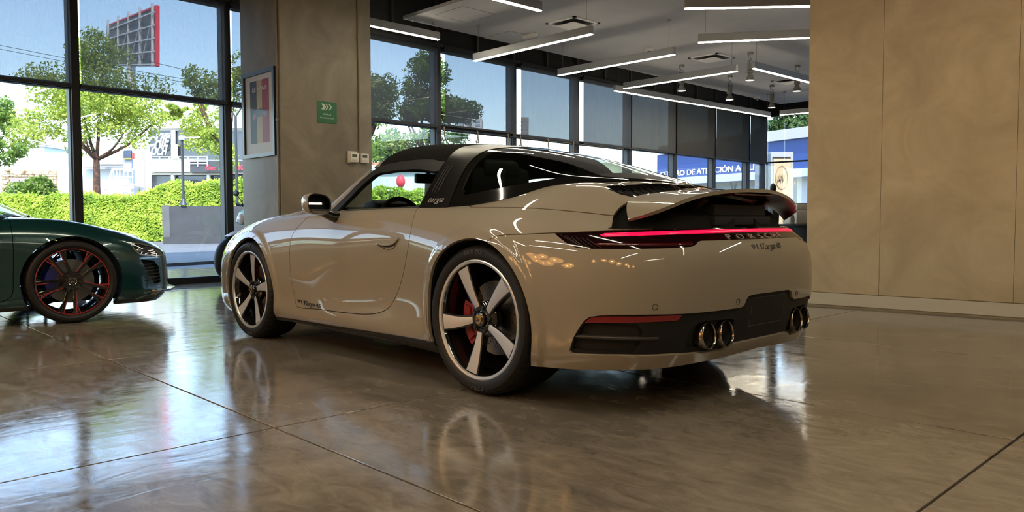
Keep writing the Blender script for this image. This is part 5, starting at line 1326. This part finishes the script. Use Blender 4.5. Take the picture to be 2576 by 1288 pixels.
sh = thing('shrub', 'loose bush growing taller than the hedge below the awning', 'shrub', tuple(at_depth(85, 530, 33)*np.array([1, 1, 0])))
leaf_cloud('foliage', [at_depth(x_, y_, 33)-np.array(sh.location) for x_, y_ in ((60, 478), (85, 470), (105, 465), (40, 482), (100, 485), (118, 480))], np.full((6, 3), .42), 2200, .075, LF2, sh, seed=20)
MB().tube([(0, 0, 0), (0, 0, 1.4)], [.04, .02], 6).obj('stem', BARK, sh)

h2 = thing('hedge', 'lower bright green hedge seen through the windows of the chalk car', 'hedge', tuple(at_depth(1180, 553, 33)*np.array([1, 1, 0])))
g = np.random.default_rng(6); n = 11000; pxs = 700+900*g.random(n); tops = 474+5*np.sin(pxs*.05)+3*np.sin(pxs*.13); pys = tops+(575-tops)*g.random(n)**1.3; ts = 32.5+.9*g.random(n)
c = np.array([at_depth(a_, b_, t_) for a_, b_, t_ in zip(pxs, pys, ts)])-np.array(h2.location); a = g.normal(size=(n, 3)); a /= np.linalg.norm(a, axis=1, keepdims=True); b2 = np.cross(a, g.normal(size=(n, 3))); b2 /= np.linalg.norm(b2, axis=1, keepdims=True); s = .085*(.6+.7*g.random(n))[:, None]
stuff(mesh_obj('hedge_leaves', np.stack([c-a*s, c+b2*s*.6, c+a*s, c-b2*s*.6], 1).reshape(-1, 3), np.arange(4*n).reshape(n, 4), HEDGEM, h2))
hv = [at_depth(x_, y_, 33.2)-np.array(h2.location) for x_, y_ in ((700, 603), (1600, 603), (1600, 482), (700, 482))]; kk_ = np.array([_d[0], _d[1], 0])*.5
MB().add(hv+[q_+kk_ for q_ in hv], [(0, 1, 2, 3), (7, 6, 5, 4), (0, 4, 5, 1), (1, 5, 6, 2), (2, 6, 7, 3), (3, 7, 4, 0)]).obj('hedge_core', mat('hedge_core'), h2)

# low grey wall and lamp posts
WALLG = mottled('grey_render_shaded', [(.030, .034, .042), (.042, .047, .056)], 2, .7)  # render colour darkened to stand for shade on the wall
w0, w1 = at_z(411, 612, 0), at_z(640, 609, 0); q = at_depth(412, 518, np.dot(w0-np.array(CAM_POS), _d)); wh = q[2]
dw = (w1-w0); dw[2] = 0; lw = np.linalg.norm(dw); dw /= lw; nw = np.array([dw[1], -dw[0], 0]); nw = nw if np.dot(nw, _d) > 0 else -nw
def gbox(mb, u0, u1, v0, v1, z0, z1):
    P = [w0*np.array([1, 1, 0])+dw*u_+nw*v_+np.array([0, 0, z_]) for z_ in (z0, z1) for u_, v_ in ((u0, v0), (u1, v0), (u1, v1), (u0, v1))]; return mb.add(P, [(0, 1, 2, 3), (7, 6, 5, 4), (4, 5, 1, 0), (5, 6, 2, 1), (6, 7, 3, 2), (7, 4, 0, 3)])
gw = thing('planter_wall', 'long low grey wall, darkened as if shaded, in front of the hedge', 'wall')
gbox(MB(), 0, lw+6, 0, .5, -.03, wh).obj('wall_block', WALLG, gw); gbox(MB(), -.02, .22, -.02, .52, -.03, wh+.02).obj('end_pillar', mottled('grey_render_light', [(.075, .08, .088), (.095, .10, .108)], 2, .7), gw)
gbox(MB(), 0, lw+6, -.15, 0, -.03, .22).obj('wall_footing', WALLG, gw)
POST = mat('lamp_post_paint', (.025, .03, .035), .5)
tb_ = float(np.dot(w0-np.array(CAM_POS), _d))+.25
b0 = at_depth(461.5, 516, tb_)
lp = thing('lamp_post', 'dark lamp post standing on the low grey wall', 'lamp post', tuple(b0)); hgt = at_depth(461, 352, tb_)[2]-b0[2]
MB().tube([(0, 0, 0), (0, 0, hgt)], .05, 10).obj('post', POST, lp, smooth=True); MB().lathe([(0, .22), (.05, .22), (.10, .1), (.15, .0)], 14).obj('post_base', POST, lp, smooth=True)
MB().box((0, 0, hgt+.06), (.18, .18, .16)).obj('lamp_head', mat('lamp_head_grey', (.35, .36, .37), .5), lp, bevel=.01); MB().bar((0, 0, hgt+.06), tuple(_r*.65+np.array([0, 0, hgt+.08])), .07, .05).obj('lamp_arm', mat('lamp_head_grey'), lp)
b0 = at_depth(597, 520, tb_+1.5); lp = thing('lamp_post', 'slim dark lamp post with a forked top beside the column', 'lamp post', (b0[0], b0[1], -.03)); hgt = at_depth(590, 292, tb_+1.5)[2]
MB().tube([(0, 0, 0), (0, 0, hgt)], .05, 10).obj('post', POST, lp, smooth=True)
for sg_ in (-1, 1): MB().tube([(0, 0, hgt-.02), tuple(_r*sg_*.25+np.array([0, 0, hgt+.35]))], .03, 6).obj('fork_arm', POST, lp, smooth=True)

# ---- far buildings: rectangles given by their outline on a facade at one depth
WHITEB = mat('white_render', (.75, .74, .71), .8); GREYB = mat('pale_grey_panel', (.52, .54, .56), .7); DGLASS = mat('dark_shop_glass', (.02, .022, .026), .15, coat=.5); CREAM = mat('cream_render', (.62, .56, .44), .8)
def slab(parent, name, px0, px1, py0, py1, t, m, depth=.3, front=0.):
    """box whose front covers the pixel rectangle at depth t and which goes back by depth"""
    p = [at_depth(a, b, t-front) for a, b in ((px0, py1), (px1, py1), (px1, py0), (px0, py0))]; k = np.array([_d[0], _d[1], 0])*depth
    loc = np.array(parent.location) if parent is not None else np.zeros(3)
    V = [q-loc for q in p]+[q+k-loc for q in p]
    return MB().add(V, [(0, 1, 2, 3), (7, 6, 5, 4), (0, 4, 5, 1), (1, 5, 6, 2), (2, 6, 7, 3), (3, 7, 4, 0)]).obj(name, m, parent)
def bld(name, label, cat, px, t): 
    q = at_depth(px, 553, t); return thing(name, label, cat, (q[0], q[1], -.03))
A_ = bld('white_building', 'plain white building with stone-clad entrance and taupe awning', 'building', 80, 46)
slab(A_, 'wall', -420, 177, 384, 560, 46, WHITEB, 7.)
STONE = mat('stacked_stone', (.55, .42, .26), .85); nt = noise(STONE, 1.0, 2, .5, 'World', (3, 3, 9)); n_, l_, b_ = nodes(STONE); l_.new(ramp(STONE, nt.outputs[0], [(.35, (.14, .09, .05)), (.45, (.36, .27, .16)), (.7, (.48, .39, .26))]), b_.inputs['Base Color'])
slab(A_, 'stone_cladding', 2, 140, 429, 560, 46, STONE, .2, .15)
sp = slab(A_, 'stone_course', 2, 140, 429, 432, 46, STONE, .2, .22)
g = np.random.default_rng(4)
for r_ in range(9):
    x_ = 2.
    while x_ < 140:
        wd = 9+13*g.random(); y_ = 432+6.4*r_; x2 = min(x_+wd, 140)
        if not (24 < (x_+x2)/2 < 124 and y_ > 444): slab(A_, 'stone', x_+.4, x2-.4, y_+.4, y_+5.9, 46, STONE, .2, .2+.05*g.random())
        x_ = x2
slab(A_, 'entrance_glass', 27, 121, 470, 560, 46, DGLASS, .1, .2)
aw = [at_depth(24, 446, 45.6), at_depth(121, 448, 45.6), at_depth(125, 472, 44.8), at_depth(27, 470, 44.8)]; aw = [q-np.array(A_.location) for q in aw]
MB().add(aw+[q+np.array([0, 0, -.06]) for q in aw], [(0, 1, 2, 3), (7, 6, 5, 4), (0, 4, 5, 1), (1, 5, 6, 2), (2, 6, 7, 3), (3, 7, 4, 0)]).obj('awning', mat('taupe_awning', (.17, .14, .13), .8), A_)
slab(A_, 'chimney', 12, 20, 424, 430, 45.8, STONE, .3, .2)
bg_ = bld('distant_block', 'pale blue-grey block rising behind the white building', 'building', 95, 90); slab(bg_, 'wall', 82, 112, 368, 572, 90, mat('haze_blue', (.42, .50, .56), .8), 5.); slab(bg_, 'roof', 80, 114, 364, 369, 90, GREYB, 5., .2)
B_ = bld('pavilion', 'pale grey pavilion with white sign panel behind the tree trunk', 'building', 265, 44.5)
slab(B_, 'wall', 204, 330, 425, 592, 44.6, GREYB, 1.2); slab(B_, 'upper_wall', 204, 275, 400, 426, 44.8, mat('pale_canvas', (.60, .61, .62), .8), 1.); slab(B_, 'sign_panel', 250, 308, 379, 413, 43.9, WHITEB, .4); slab(B_, 'roof_beam', 204, 312, 413, 420, 44.0, mat('grey_beam', (.33, .33, .33), .7), .5); slab(B_, 'side_banner', 311, 331, 380, 432, 44.0, mat('banner_grey', (.30, .36, .42), .7), .2)
slab(B_, 'banner_header', 311, 330, 378, 398, 43.9, mat('banner_navy', (.03, .05, .09), .6), .1); slab(B_, 'banner_stripe', 311, 330, 398, 401, 43.85, mat('banner_yellow', (.65, .42, .03), .6), .1); slab(B_, 'red_tag', 332, 336, 385, 400, 43.9, mat('red_tag', (.6, .06, .04), .6), .1)
for x_ in (340, 352): slab(B_, 'white_pylon', x_, x_+9, 372, 560, 43.3, WHITEB, .4)
slab(B_, 'white_pylon', 366, 373, 380, 560, 43.4, WHITEB, .4)
st_ = bld('outdoor_stair', 'white outdoor metal stair with landing rail behind the hedge', 'stairs', 300, 42)
slab(st_, 'landing', 288, 335, 462, 467, 42, WHITEB, 1.2)
for k in range(7): slab(st_, 'tread', 290-3.0*k, 322-2.6*k, 468+3.6*k, 470+3.6*k, 42, WHITEB, .35, .12*k)
for x_ in (284, 292, 300, 310, 320, 332): slab(st_, 'baluster', x_, x_+1.6, 427, 463, 42, WHITEB, .06)
slab(st_, 'handrail', 282, 335, 425, 428, 42, WHITEB, .08); slab(st_, 'mid_rail', 284, 335, 444, 446, 42, WHITEB, .06)
p0, p1 = at_depth(283, 427, 42)-np.array(st_.location), at_depth(266, 478, 41)-np.array(st_.location); MB().bar(p0, p1, .08).obj('stair_rail', WHITEB, st_)
p0, p1 = at_depth(335, 468, 42)-np.array(st_.location), at_depth(268, 500, 41)-np.array(st_.location); MB().bar(p0, p1, .10, .2).obj('stringer', WHITEB, st_)
slab(st_, 'support_post', 331, 335, 467, 560, 42.3, WHITEB, .1)
R_ = bld('restaurant', 'two-storey restaurant with dark glass, white balcony and burger lettering', 'building', 470, 52)
slab(R_, 'wall', 372, 760, 318, 560, 52, WHITEB, 8.); slab(R_, 'roof', 365, 760, 303, 322, 51.6, mat('roof_white', (.8, .79, .76), .8), 8.); slab(R_, 'upper_glass', 376, 760, 328, 400, 51.9, DGLASS, .2); slab(R_, 'glass_bay', 430, 440, 328, 400, 51.7, GREYB, .1); slab(R_, 'door_frame', 434, 446, 363, 398, 51.6, mat('mint_frame', (.45, .60, .58), .6), .1)
slab(R_, 'balcony_floor', 374, 478, 418, 432, 51.0, CREAM, 1.2); slab(R_, 'balcony_lower_band', 374, 560, 434, 440, 51.2, CREAM, .6)  # second slab is a cream strip below the balcony floor
for k in range(4): slab(R_, 'balcony_rail', 376, 520, 393+6*k, 394.6+6*k, 50.8, WHITEB, .05)
for x_ in range(376, 521, 24): slab(R_, 'rail_post', x_, x_+1.8, 393, 419, 50.8, WHITEB, .06)
slab(R_, 'ground_floor_glass', 376, 760, 436, 560, 51.6, DGLASS, .2); slab(R_, 'sign_band', 478, 760, 404, 434, 50.9, mat('charcoal_band', (.035, .038, .045), .6), .4)
for x_ in (430, 520): slab(R_, 'pillar', x_, x_+6, 436, 560, 51.2, WHITEB, .3)
LW = mat('sign_white', (.8, .8, .78), .6); RED = mat('sign_red', (.62, .03, .05), .5)
def far_text(parent, txt, cx, cy, w_, h_, t, m, **k):
    V, F = text_fit(txt, w_*t/FPX, h_*t/FPX, .05, **k); o = at_depth(cx, cy, t)-np.array(parent.location); return text_on('sign_letter', V, F, m, parent, o, _r, np.array([0, 0, 1.]))
far_text(R_, 'BURGERS', 412, 338, 36, 7, 51.4, LW, shear=.2); far_text(R_, 'CHIE', 401, 356, 54, 26, 51.3, LW, shear=.35, bold=.02); far_text(R_, 'OCH', 401, 380, 40, 22, 51.3, LW, shear=.35, bold=.02)
far_text(R_, 'BEAUTY', 503, 338, 40, 6, 51.4, LW, shear=.2)
far_text(R_, 'Kroc', 530, 422, 26, 12, 50.6, RED, shear=.3, bold=.03); far_text(R_, 'BO', 607, 421, 16, 13, 50.6, RED, bold=.03)
# hoarding seen from behind
H_ = bld('hoarding', 'tall billboard frame with red edge rising above the tree', 'billboard', 350, 62)
HM = mat('hoarding_steel', (.62, .62, .62), .5, metal=.3); HB = mat('hoarding_back', (.13, .135, .15), .8)
def hp(px, py, t): return at_depth(px, py, t)-np.array(H_.location)
MB().bar(hp(395, 15, 58), hp(395, 167, 58), .28, .3).obj('red_edge', mat('hoarding_red', (.75, .03, .06), .5), H_)
V = [hp(392, 17, 58.2), hp(392, 166, 58.2), hp(268, 166, 72), hp(268, 66, 72)]; off = np.array([_d[0], _d[1], 0])*.15
MB().add(V+[q+off for q in V], [(0, 1, 2, 3), (7, 6, 5, 4), (0, 4, 5, 1), (1, 5, 6, 2), (2, 6, 7, 3), (3, 7, 4, 0)]).obj('back_panel', HB, H_)
MB().bar(hp(392, 16, 58), hp(270, 65, 72), .12).obj('red_top_edge', MATS['hoarding_red'], H_)
for k, u in enumerate((.02, .28, .52, .74, .95)):
    x_, t_ = 388+(268-388)*u, 57.6+14*u; y0_ = 20+46*u-14; MB().bar(hp(x_-2, y0_, t_), hp(x_-2, 168, t_), .16).obj('upright', HM, H_)
for k in range(5):
    f = k/4; MB().bar(hp(388, 30+33*k, 57.5), hp(272, 76+22*k, 71.5), .10).obj('horizontal_rail', HM, H_)
for k in range(4): MB().bar(hp(386-29*k, 34+10*k, 57.5+3.4*k), hp(358-29*k, 150, 60.8+3.4*k), .08).obj('diagonal_brace', HM, H_)
MB().tube([hp(330, 160, 65), hp(330, 560, 65)], .35, 12).obj('mast', HM, H_, smooth=True)
# overhead cables
for k, (a, b) in enumerate((((0, 108), (420, 195)), ((0, 118), (420, 203)), ((400, 150), (520, 192)), ((0, 349), (110, 358)))):
    p0, p1 = at_depth(a[0]-120, a[1]-18, 40), at_depth(b[0]+150, b[1]+22, 40); c_ = MB().tube([p0, (p0+p1)/2+np.array([0, 0, -.1]), p1], .012, 4).obj('overhead_cable', mat('cable_black', (.02, .02, .02), .7)); tag(c_, 'thin overhead cable stretched across the sky behind the blinds' if k < 3 else 'low overhead cable crossing in front of the white building', 'cable', 'overhead cables')
Sh = bld('street_shop', 'pale street shop with red hanging sign seen through the car side window', 'building', 1010, 44)
slab(Sh, 'wall', 660, 1100, 428, 592, 44, mat('pale_teal_wall', (.46, .54, .53), .8), 5.); slab(Sh, 'upper_band', 650, 1105, 415, 429, 43.7, WHITEB, 5.); slab(Sh, 'red_band', 660, 1060, 408, 416, 43.9, mat('brick_red', (.42, .12, .07), .8), 4.); slab(Sh, 'doorway', 1005, 1040, 455, 592, 43.9, GREYB, .2)
ln = MB(); ln.ball(at_depth(1008, 456, 43)-np.array(Sh.location), .36, 14, 9, (.7, .7, 1.)); ln.obj('red_sign', RED, Sh, smooth=True)
# ---- towers, hill and the blue building through the long glazing
for (x0_, x1_, y0_, lab, t_) in ((1150, 1212, 297, 'pale distant tower block seen under the blinds', 160), (1305, 1330, 295, 'brownish distant tower seen through the rippled blind', 200), (1232, 1290, 353, 'low pale distant block beside the tower', 180)):
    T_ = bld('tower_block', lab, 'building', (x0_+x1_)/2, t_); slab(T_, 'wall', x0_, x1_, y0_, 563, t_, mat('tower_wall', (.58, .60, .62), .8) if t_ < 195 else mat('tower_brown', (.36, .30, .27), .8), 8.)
    for r_ in range(7):
        for c_ in range(3):
            w_ = (x1_-x0_)/3; slab(T_, 'window', x0_+w_*(c_+.22), x0_+w_*(c_+.78), y0_+5+10*r_, y0_+10.5+10*r_, t_, mat('tower_glass', (.30, .36, .42), .3), .1, .2)
hill = MB(); V = []; n1, n2 = 40, 8
for i in range(n1):
    for j in range(n2):
        u = i/(n1-1); px_ = 1380+420*u; t_ = 150+40*j; top = 395+10*math.sin(u*7)+25*abs(u-.6); py_ = top+ (0 if j == n2-1 else (560-top)*(1-j/(n2-1))**1.3); V.append(at_depth(px_, py_, t_))
F = [(i*n2+j, (i+1)*n2+j, (i+1)*n2+j+1, i*n2+j+1) for i in range(n1-1) for j in range(n2-1)]
structure(hill.add(V, F).obj('ground_hill', mottled('dry_hill', [(.38, .36, .20), (.52, .48, .30), (.30, .34, .16)], .12, .9, detail=8), smooth=True))
dirB = np.array([.957, -.29, 0]); nB = np.array([-.29, -.957, 0]); PB = at_depth(1868, 429, 36); PB[2] = 0
def bpt(px, py, off=0.):
    c, v = pix_ray(px, py); return c+v*(np.dot(PB+nB*off-c, nB)/np.dot(v, nB))
Bb = thing('blue_building', 'blue-fronted service building with white lettering beyond the corner', 'building', (PB[0], PB[1], -.03))
def bz(u0, u1, z0, z1, off, th, name, m):
    P = [PB+dirB*u_+nB*(o_)+np.array([0, 0, z_])-np.array(Bb.location) for z_ in (z0, z1) for u_, o_ in ((u0, off), (u1, off), (u1, off+th), (u0, off+th))]
    return MB().add(P, [(0, 1, 2, 3), (7, 6, 5, 4), (4, 5, 1, 0), (5, 6, 2, 1), (6, 7, 3, 2), (7, 4, 0, 3)]).obj(name, m, Bb)
uu = lambda px, py: float(np.dot(bpt(px, py)-PB, dirB)); zz = lambda px, py: float(bpt(px, py)[2])
BLUE = mat('blue_fascia', (.020, .055, .22), .5)
uL = uu(1653, 420); zt_, zb_ = zz(1868, 395), zz(1868, 436)
bz(uL, -40, zb_, zt_+.55, 0, .5, 'fascia', BLUE); bz(uL-.3, -40, zt_+.55, zt_+1.0, -.15, .8, 'parapet', mat('parapet_grey', (.48, .46, .43), .8)); bz(uL-.5, -40, 0, zb_, .9, 6., 'shop_wall', CREAM)
bz(uL, -40, zb_-.35, zb_, -.3, 1., 'canopy_edge', mat('canopy_pale', (.55, .60, .66), .6)); bz(uL-1, uL-9, .3, zb_-.5, .8, .1, 'shop_window', mat('shop_glass_pale', (.20, .27, .30), .2, coat=.5)); bz(uL-10.5, uL-19, .3, zb_-.5, .8, .1, 'shop_window', mat('shop_glass_pale'))
bz(uL-9.2, uL-10.2, 0, zb_-.35, .5, .5, 'pillar', WHITEB)
u0_, u1_ = uu(1660, 430), uu(1905, 422); V, F = text_fit('CENTRO DE ATENCIÓN A CLIENTES', 1., 1., .03, bold=.01)
ul0 = uu(1662, 434); ul1 = uu(1868, 420); frac = 21.2/29.; wdt = (ul1-ul0)/frac; hh_ = zz(1868, 411.7)-zz(1868, 429); hh_ *= 1.08
cU = ul0+wdt/2; text_on('sign_letter', V*np.array([abs(wdt), hh_, 1]), F, LW, Bb, PB+dirB*cU-nB*.02+np.array([0, 0, (zz(1868, 411.7)+zz(1868, 429))/2])-np.array(Bb.location), -dirB, np.array([0, 0, 1.]))
# totem by the side window
tt = 30.; Tm = bld('totem_sign', 'grey sign totem with a tan panel outside the side window', 'sign', 1960, tt)
slab(Tm, 'totem_side', 1915, 1941, 386, 600, tt+.4, mat('totem_slate', (.10, .135, .175), .5), .8); slab(Tm, 'totem_frame', 1940, 1996, 382, 600, tt, mat('totem_grey', (.24, .25, .27), .5), .9); slab(Tm, 'totem_panel', 1946, 1989, 399, 600, tt, mat('totem_tan', (.34, .26, .16), .7), .1, .06); slab(Tm, 'totem_painted_shadow', 1945, 1989, 395, 399, tt, DARK, .1, .05)  # includes a dark slab drawn in as shadow above the tan panel
ring = [at_depth(1967+15*math.cos(a), 446+29*math.sin(a), tt-.09)-np.array(Tm.location) for a in np.linspace(0, 2*PI, 33)[:-1]]; MB().tube(ring, .012, 5, close=True).obj('totem_ring', mat('totem_print', (.27, .195, .115), .7), Tm, smooth=True)
far_text(Tm, 'AV', 1966, 447, 20, 17, tt-.1, mat('totem_print'), shear=.1)
# ------------------------------------------------------------------ things behind the car on the right
q = at_depth(2015, 567, 9.3); DX, DY = q[0], q[1]
dk = thing('desk', 'black office desk behind the beige wall', 'desk', (DX-.1, DY+.02, 0)); BLKD = mat('desk_black', (.012, .012, .013), .4)
MB().bbox((-.75, -.4, .735), (.75, .4, .765)).obj('desk_top', BLKD, dk, bevel=.004)
for sx in (-1, 1): MB().bbox((sx*.70-.03, -.36, 0), (sx*.70+.03, .36, .735)).obj('desk_side', BLKD, dk)
MB().bbox((-.67, .30, .18), (.67, .33, .735)).obj('modesty_panel', BLKD, dk)
pq = at_depth(2022, 565, 9.3); pr = thing('printer', 'white desktop printer on the black desk', 'printer', (pq[0], pq[1], .765), -.7); PW = mat('printer_white', (.50, .48, .45), .5)
MB().bbox((-.20, -.18, .002), (.20, .18, .165)).obj('printer_body', PW, pr, bevel=.012); MB().bbox((-.19, -.17, .168), (.19, .17, .235)).obj('scanner_lid', PW, pr, bevel=.012); MB().bbox((-.15, -.185, .05), (.15, -.178, .075)).obj('paper_slot', DARK, pr); MB().bbox((.06, -.186, .18), (.16, -.17, .22)).obj('control_panel', SATBLK, pr); MB().bbox((-.18, -.16, .235), (.18, .16, .245)).obj('dark_lid', SATBLK, pr, bevel=.003)
fq = at_depth(1992, 562, 8.95); fl = thing('flower_vase', 'small vase with pink tulips beside the printer', 'vase', (fq[0], fq[1], .765))
MB().lathe([(0, .0), (.03, .0), (.034, .05), (.024, .09), (.028, .10)], 16).obj('vase', mat('vase_glass', (.25, .25, .25), .2), fl, smooth=True)
for k in range(5):
    a = 2*PI*k/5; x, y = .025*math.cos(a), .025*math.sin(a); MB().tube([(0, 0, .05), (x, y, .13)], .003, 5).obj('stem', LF3, fl); MB().ball((x*1.3, y*1.3, .152), .019, 10, 7, (1, 1, 1.45)).obj('tulip', mat('tulip_pink', (.55, .25, .25), .6), fl, smooth=True)
cq = at_depth(1945, 470, 8.6); ch = thing('office_chair', 'black office chair showing its rounded headrest above the raised wing', 'chair', (cq[0], cq[1], 0), .6); hzz = at_depth(1945, 461, 8.6)[2]
MB().ball((0, 0, hzz-.055), .075, 16, 10, (.45, 1.05, .75)).obj('headrest', LEATHER, ch, smooth=True); MB().prism([(-.03, .55), (.05, .55), (.02, hzz-.14), (-.05, hzz-.14)], -.23, .23, 'y').obj('backrest', LEATHER, ch, bevel=.02); MB().bbox((0, -.25, .44), (.48, .25, .52)).obj('seat', LEATHER, ch, bevel=.03); MB().tube([(.22, 0, .44), (.22, 0, .1)], .03, 10).obj('gas_lift', SATBLK, ch, smooth=True)
for k in range(5): a = 2*PI*k/5; MB().bar((.22, 0, .10), (.22+.28*math.cos(a), .28*math.sin(a), .06), .045, .03).obj('base_arm', SATBLK, ch); MB().ball((.22+.28*math.cos(a), .28*math.sin(a), .03), .03, 8, 6).obj('castor', SATBLK, ch, smooth=True)
for sy in (-1, 1): MB().bar((-.02, sy*.05, hzz-.16), (-.01, sy*.04, hzz-.04), .02).obj('headrest_strut', SATBLK, ch)
# sideboard with reed diffuser
rq = at_depth(1846, 470, 12.); sb = thing('sideboard', 'dark sideboard holding the reed diffuser', 'cabinet', (rq[0], rq[1], 0)); zr_ = at_depth(1846, 480, 12.)[2]
MB().bbox((-.5, -.25, .05), (.5, .25, zr_-.11)).obj('cabinet_body', BLKD, sb, bevel=.005); MB().bbox((-.46, .25, .1), (-.01, .262, zr_-.14)).obj('cabinet_door', BLKD, sb); MB().bbox((.01, .25, .1), (.46, .262, zr_-.14)).obj('cabinet_door', BLKD, sb); MB().bbox((-.45, -.2, 0), (.45, .2, .05)).obj('plinth', BLKD, sb)
rd = thing('reed_diffuser', 'reed diffuser with thin dark sticks above the wing', 'diffuser', (rq[0], rq[1], zr_-.11)); MB().lathe([(0, 0), (.04, 0), (.042, .07), (.018, .09), (.018, .11), (0, .11)], 16).obj('bottle', mat('diffuser_glass', (.08, .06, .04), .15), rd, smooth=True)
for k in range(6): a = 2*PI*k/6+.3; MB().tube([(0, 0, .05), (.055*math.cos(a), .055*math.sin(a), .25)], .0025, 5).obj('reed', SATBLK, rd)

# ------------------------------------------------------------------ motorcycle standing between column and window
mq = at_x(597, 650, 6.85); mc = thing('motorcycle', 'lime green motorcycle parked behind the concrete column', 'motorcycle', (6.85, mq[1], 0), math.radians(-80))
LIME = mat('lime_paint', (.22, .34, .03), .25, coat=1.); WHT = mat('fairing_white', (.6, .6, .6), .35)
def mw(x, nm='wheel'):
    w = MB().lathe([(.23, -.05), (.29, -.06), (.315, -.03), (.318, 0), (.315, .03), (.29, .06), (.23, .05)], 40, 'y', close=True).obj(nm, RUBBER, mc, smooth=True); w.location = (x, 0, .318)
    MB().lathe([(.235, -.03), (.22, -.02), (.22, .02), (.235, .03)], 36, 'y', close=True).obj('wheel_rim', SATBLK, w, smooth=True); MB().lathe([(0, -.06), (.045, -.06), (.045, .06), (0, .06)], 16, 'y').obj('hub', SATBLK, w, smooth=True)
    for k in range(5): a = 2*PI*k/5; MB().bar((.03*math.cos(a), 0, .03*math.sin(a)), (.225*math.cos(a), 0, .225*math.sin(a)), .03, .025, (0, 1, 0)).obj('spoke', SATBLK, w)
mw(.0); mw(1.40)
for sy in (-1, 1): MB().tube([(.0, sy*.08, .318), (.30, sy*.08, .92)], .022, 8).obj('front_fork', GOLD, mc, smooth=True)
MB().tube([(.27, -.36, 1.03), (.32, -.18, 1.0), (.32, .18, 1.0), (.27, .36, 1.03)], .014, 8).obj('handlebar', SATBLK, mc, smooth=True)
for sy in (-1, 1):
    MB().tube([(.27, sy*.25, 1.02), (.27, sy*.38, 1.035)], .02, 8).obj('grip', RUBBER, mc, smooth=True); mm = MB().tube([(.27, sy*.24, 1.03), (.22, sy*.30, 1.16)], .006, 6).obj('mirror_stalk', SATBLK, mc, smooth=True); MB().ball((.22, sy*.32, 1.18), .05, 12, 8, (.4, 1.3, .8)).obj('mirror_head', SATBLK, mm, smooth=True)
MB().prism([(.05, .80), (.12, .95), (.30, .98), (.36, .80), (.24, .70)], -.12, .12, 'y').obj('headlamp_fairing', LIME, mc, bevel=.03); MB().ball((.06, 0, .84), .07, 14, 10, (.5, 1, 1)).obj('headlamp', mat('bike_lamp', (.6, .6, .6), .1, coat=1.), mc, smooth=True)
MB().prism([(.36, .72), (.42, .90), (.60, .95), (.78, .85), (.80, .70)], -.14, .14, 'y').obj('fuel_tank', LIME, mc, bevel=.05); MB().prism([(.74, .70), (.80, .80), (1.10, .80), (1.45, .92), (1.42, .86), (1.12, .72)], -.11, .11, 'y').obj('seat', LEATHER, mc, bevel=.03)
MB().prism([(.45, .30), (.42, .66), (.85, .68), (.95, .40), (.80, .28)], -.13, .13, 'y').obj('engine', MATBLK, mc, bevel=.03); MB().prism([(-.16, .62), (-.02, .68), (.2, .66), (.24, .60), (-.02, .64)], -.06, .06, 'y').obj('front_mudguard', WHT, mc, bevel=.008)
for sy in (-1, 1): MB().bar((.80, sy*.09, .36), (1.40, sy*.09, .318), .03, .05).obj('swing_arm', SATBLK, mc)
MB().tube([(.6, .12, .3), (.9, .15, .26), (1.3, .16, .40)], [.03, .04, .05], 10).obj('silencer', SILVER, mc, smooth=True)
MB().tube([(.75, -.1, .28), (.72, -.28, .02)], .012, 6).obj('side_stand', SATBLK, mc)

# ------------------------------------------------------------------ behind the viewer: what the paint mirrors
DISC = mat('lamp_disc_amber_glow', (.80, .50, .20), .5, emit=(1., .50, .16), estr=2.6); BULB = mat('bulb_glow', (1, .8, .5), .3, emit=(1., .62, .24), estr=45.)  # disc glow put into the material for the bulb's light on it
g = np.random.default_rng(11)
for k in range(20):
    if k < 11: x = .55+.50*(k//2)+.3*g.random(); y = 5.5+.6*(k % 2)+.25*g.random(); z = 1.0+.95*((k*7) % 11)/10+.75*g.random(); r_ = .22+.15*g.random()
    else: x = -5.6+1.0*((k-11)//2)+.5*g.random(); y = 5.3+.7*(k % 2)+.3*g.random(); z = 2.5+.5*g.random(); r_ = .20+.12*g.random()
    o = thing('disc_pendant_lamp', 'amber disc pendant lamp with glowing bulb, one of the cluster hung by the left wall', 'pendant lamp', (x, y, z), group='disc pendant lamps')
    MB().lathe([(.0, .05), (.04, .045), (r_, .0), (r_, -.006), (.03, .035), (.0, .038)], 24).obj('disc_shade', DISC, o, smooth=True).rotation_euler = (-.95, 0, 0); MB().ball((0, 0, -.005), .03, 10, 8).obj('bulb', BULB, o, smooth=True); MB().tube([(0, 0, .05), (0, 0, ZDARK-z)], .003, 5).obj('lamp_cord', WIRE, o)
ic = thing('wall_graphic', 'pale wall graphic with the word iconic on the back wall', 'sign', (-9.09, 1.2, 1.0)); MB().bbox((0, -1.8, -.45), (.03, 1.8, .45)).obj('graphic_panel', mat('graphic_pale', (.60, .56, .48), .6), ic)
V, F = text_fit('iconic', 2.2, .4, .004); text_on('graphic_letter', V, F, mat('graphic_ink', (.12, .10, .08), .6), ic, (.031, 0, 0), (0, 1, 0), (0, 0, 1))
build_targa(); build_coupe()
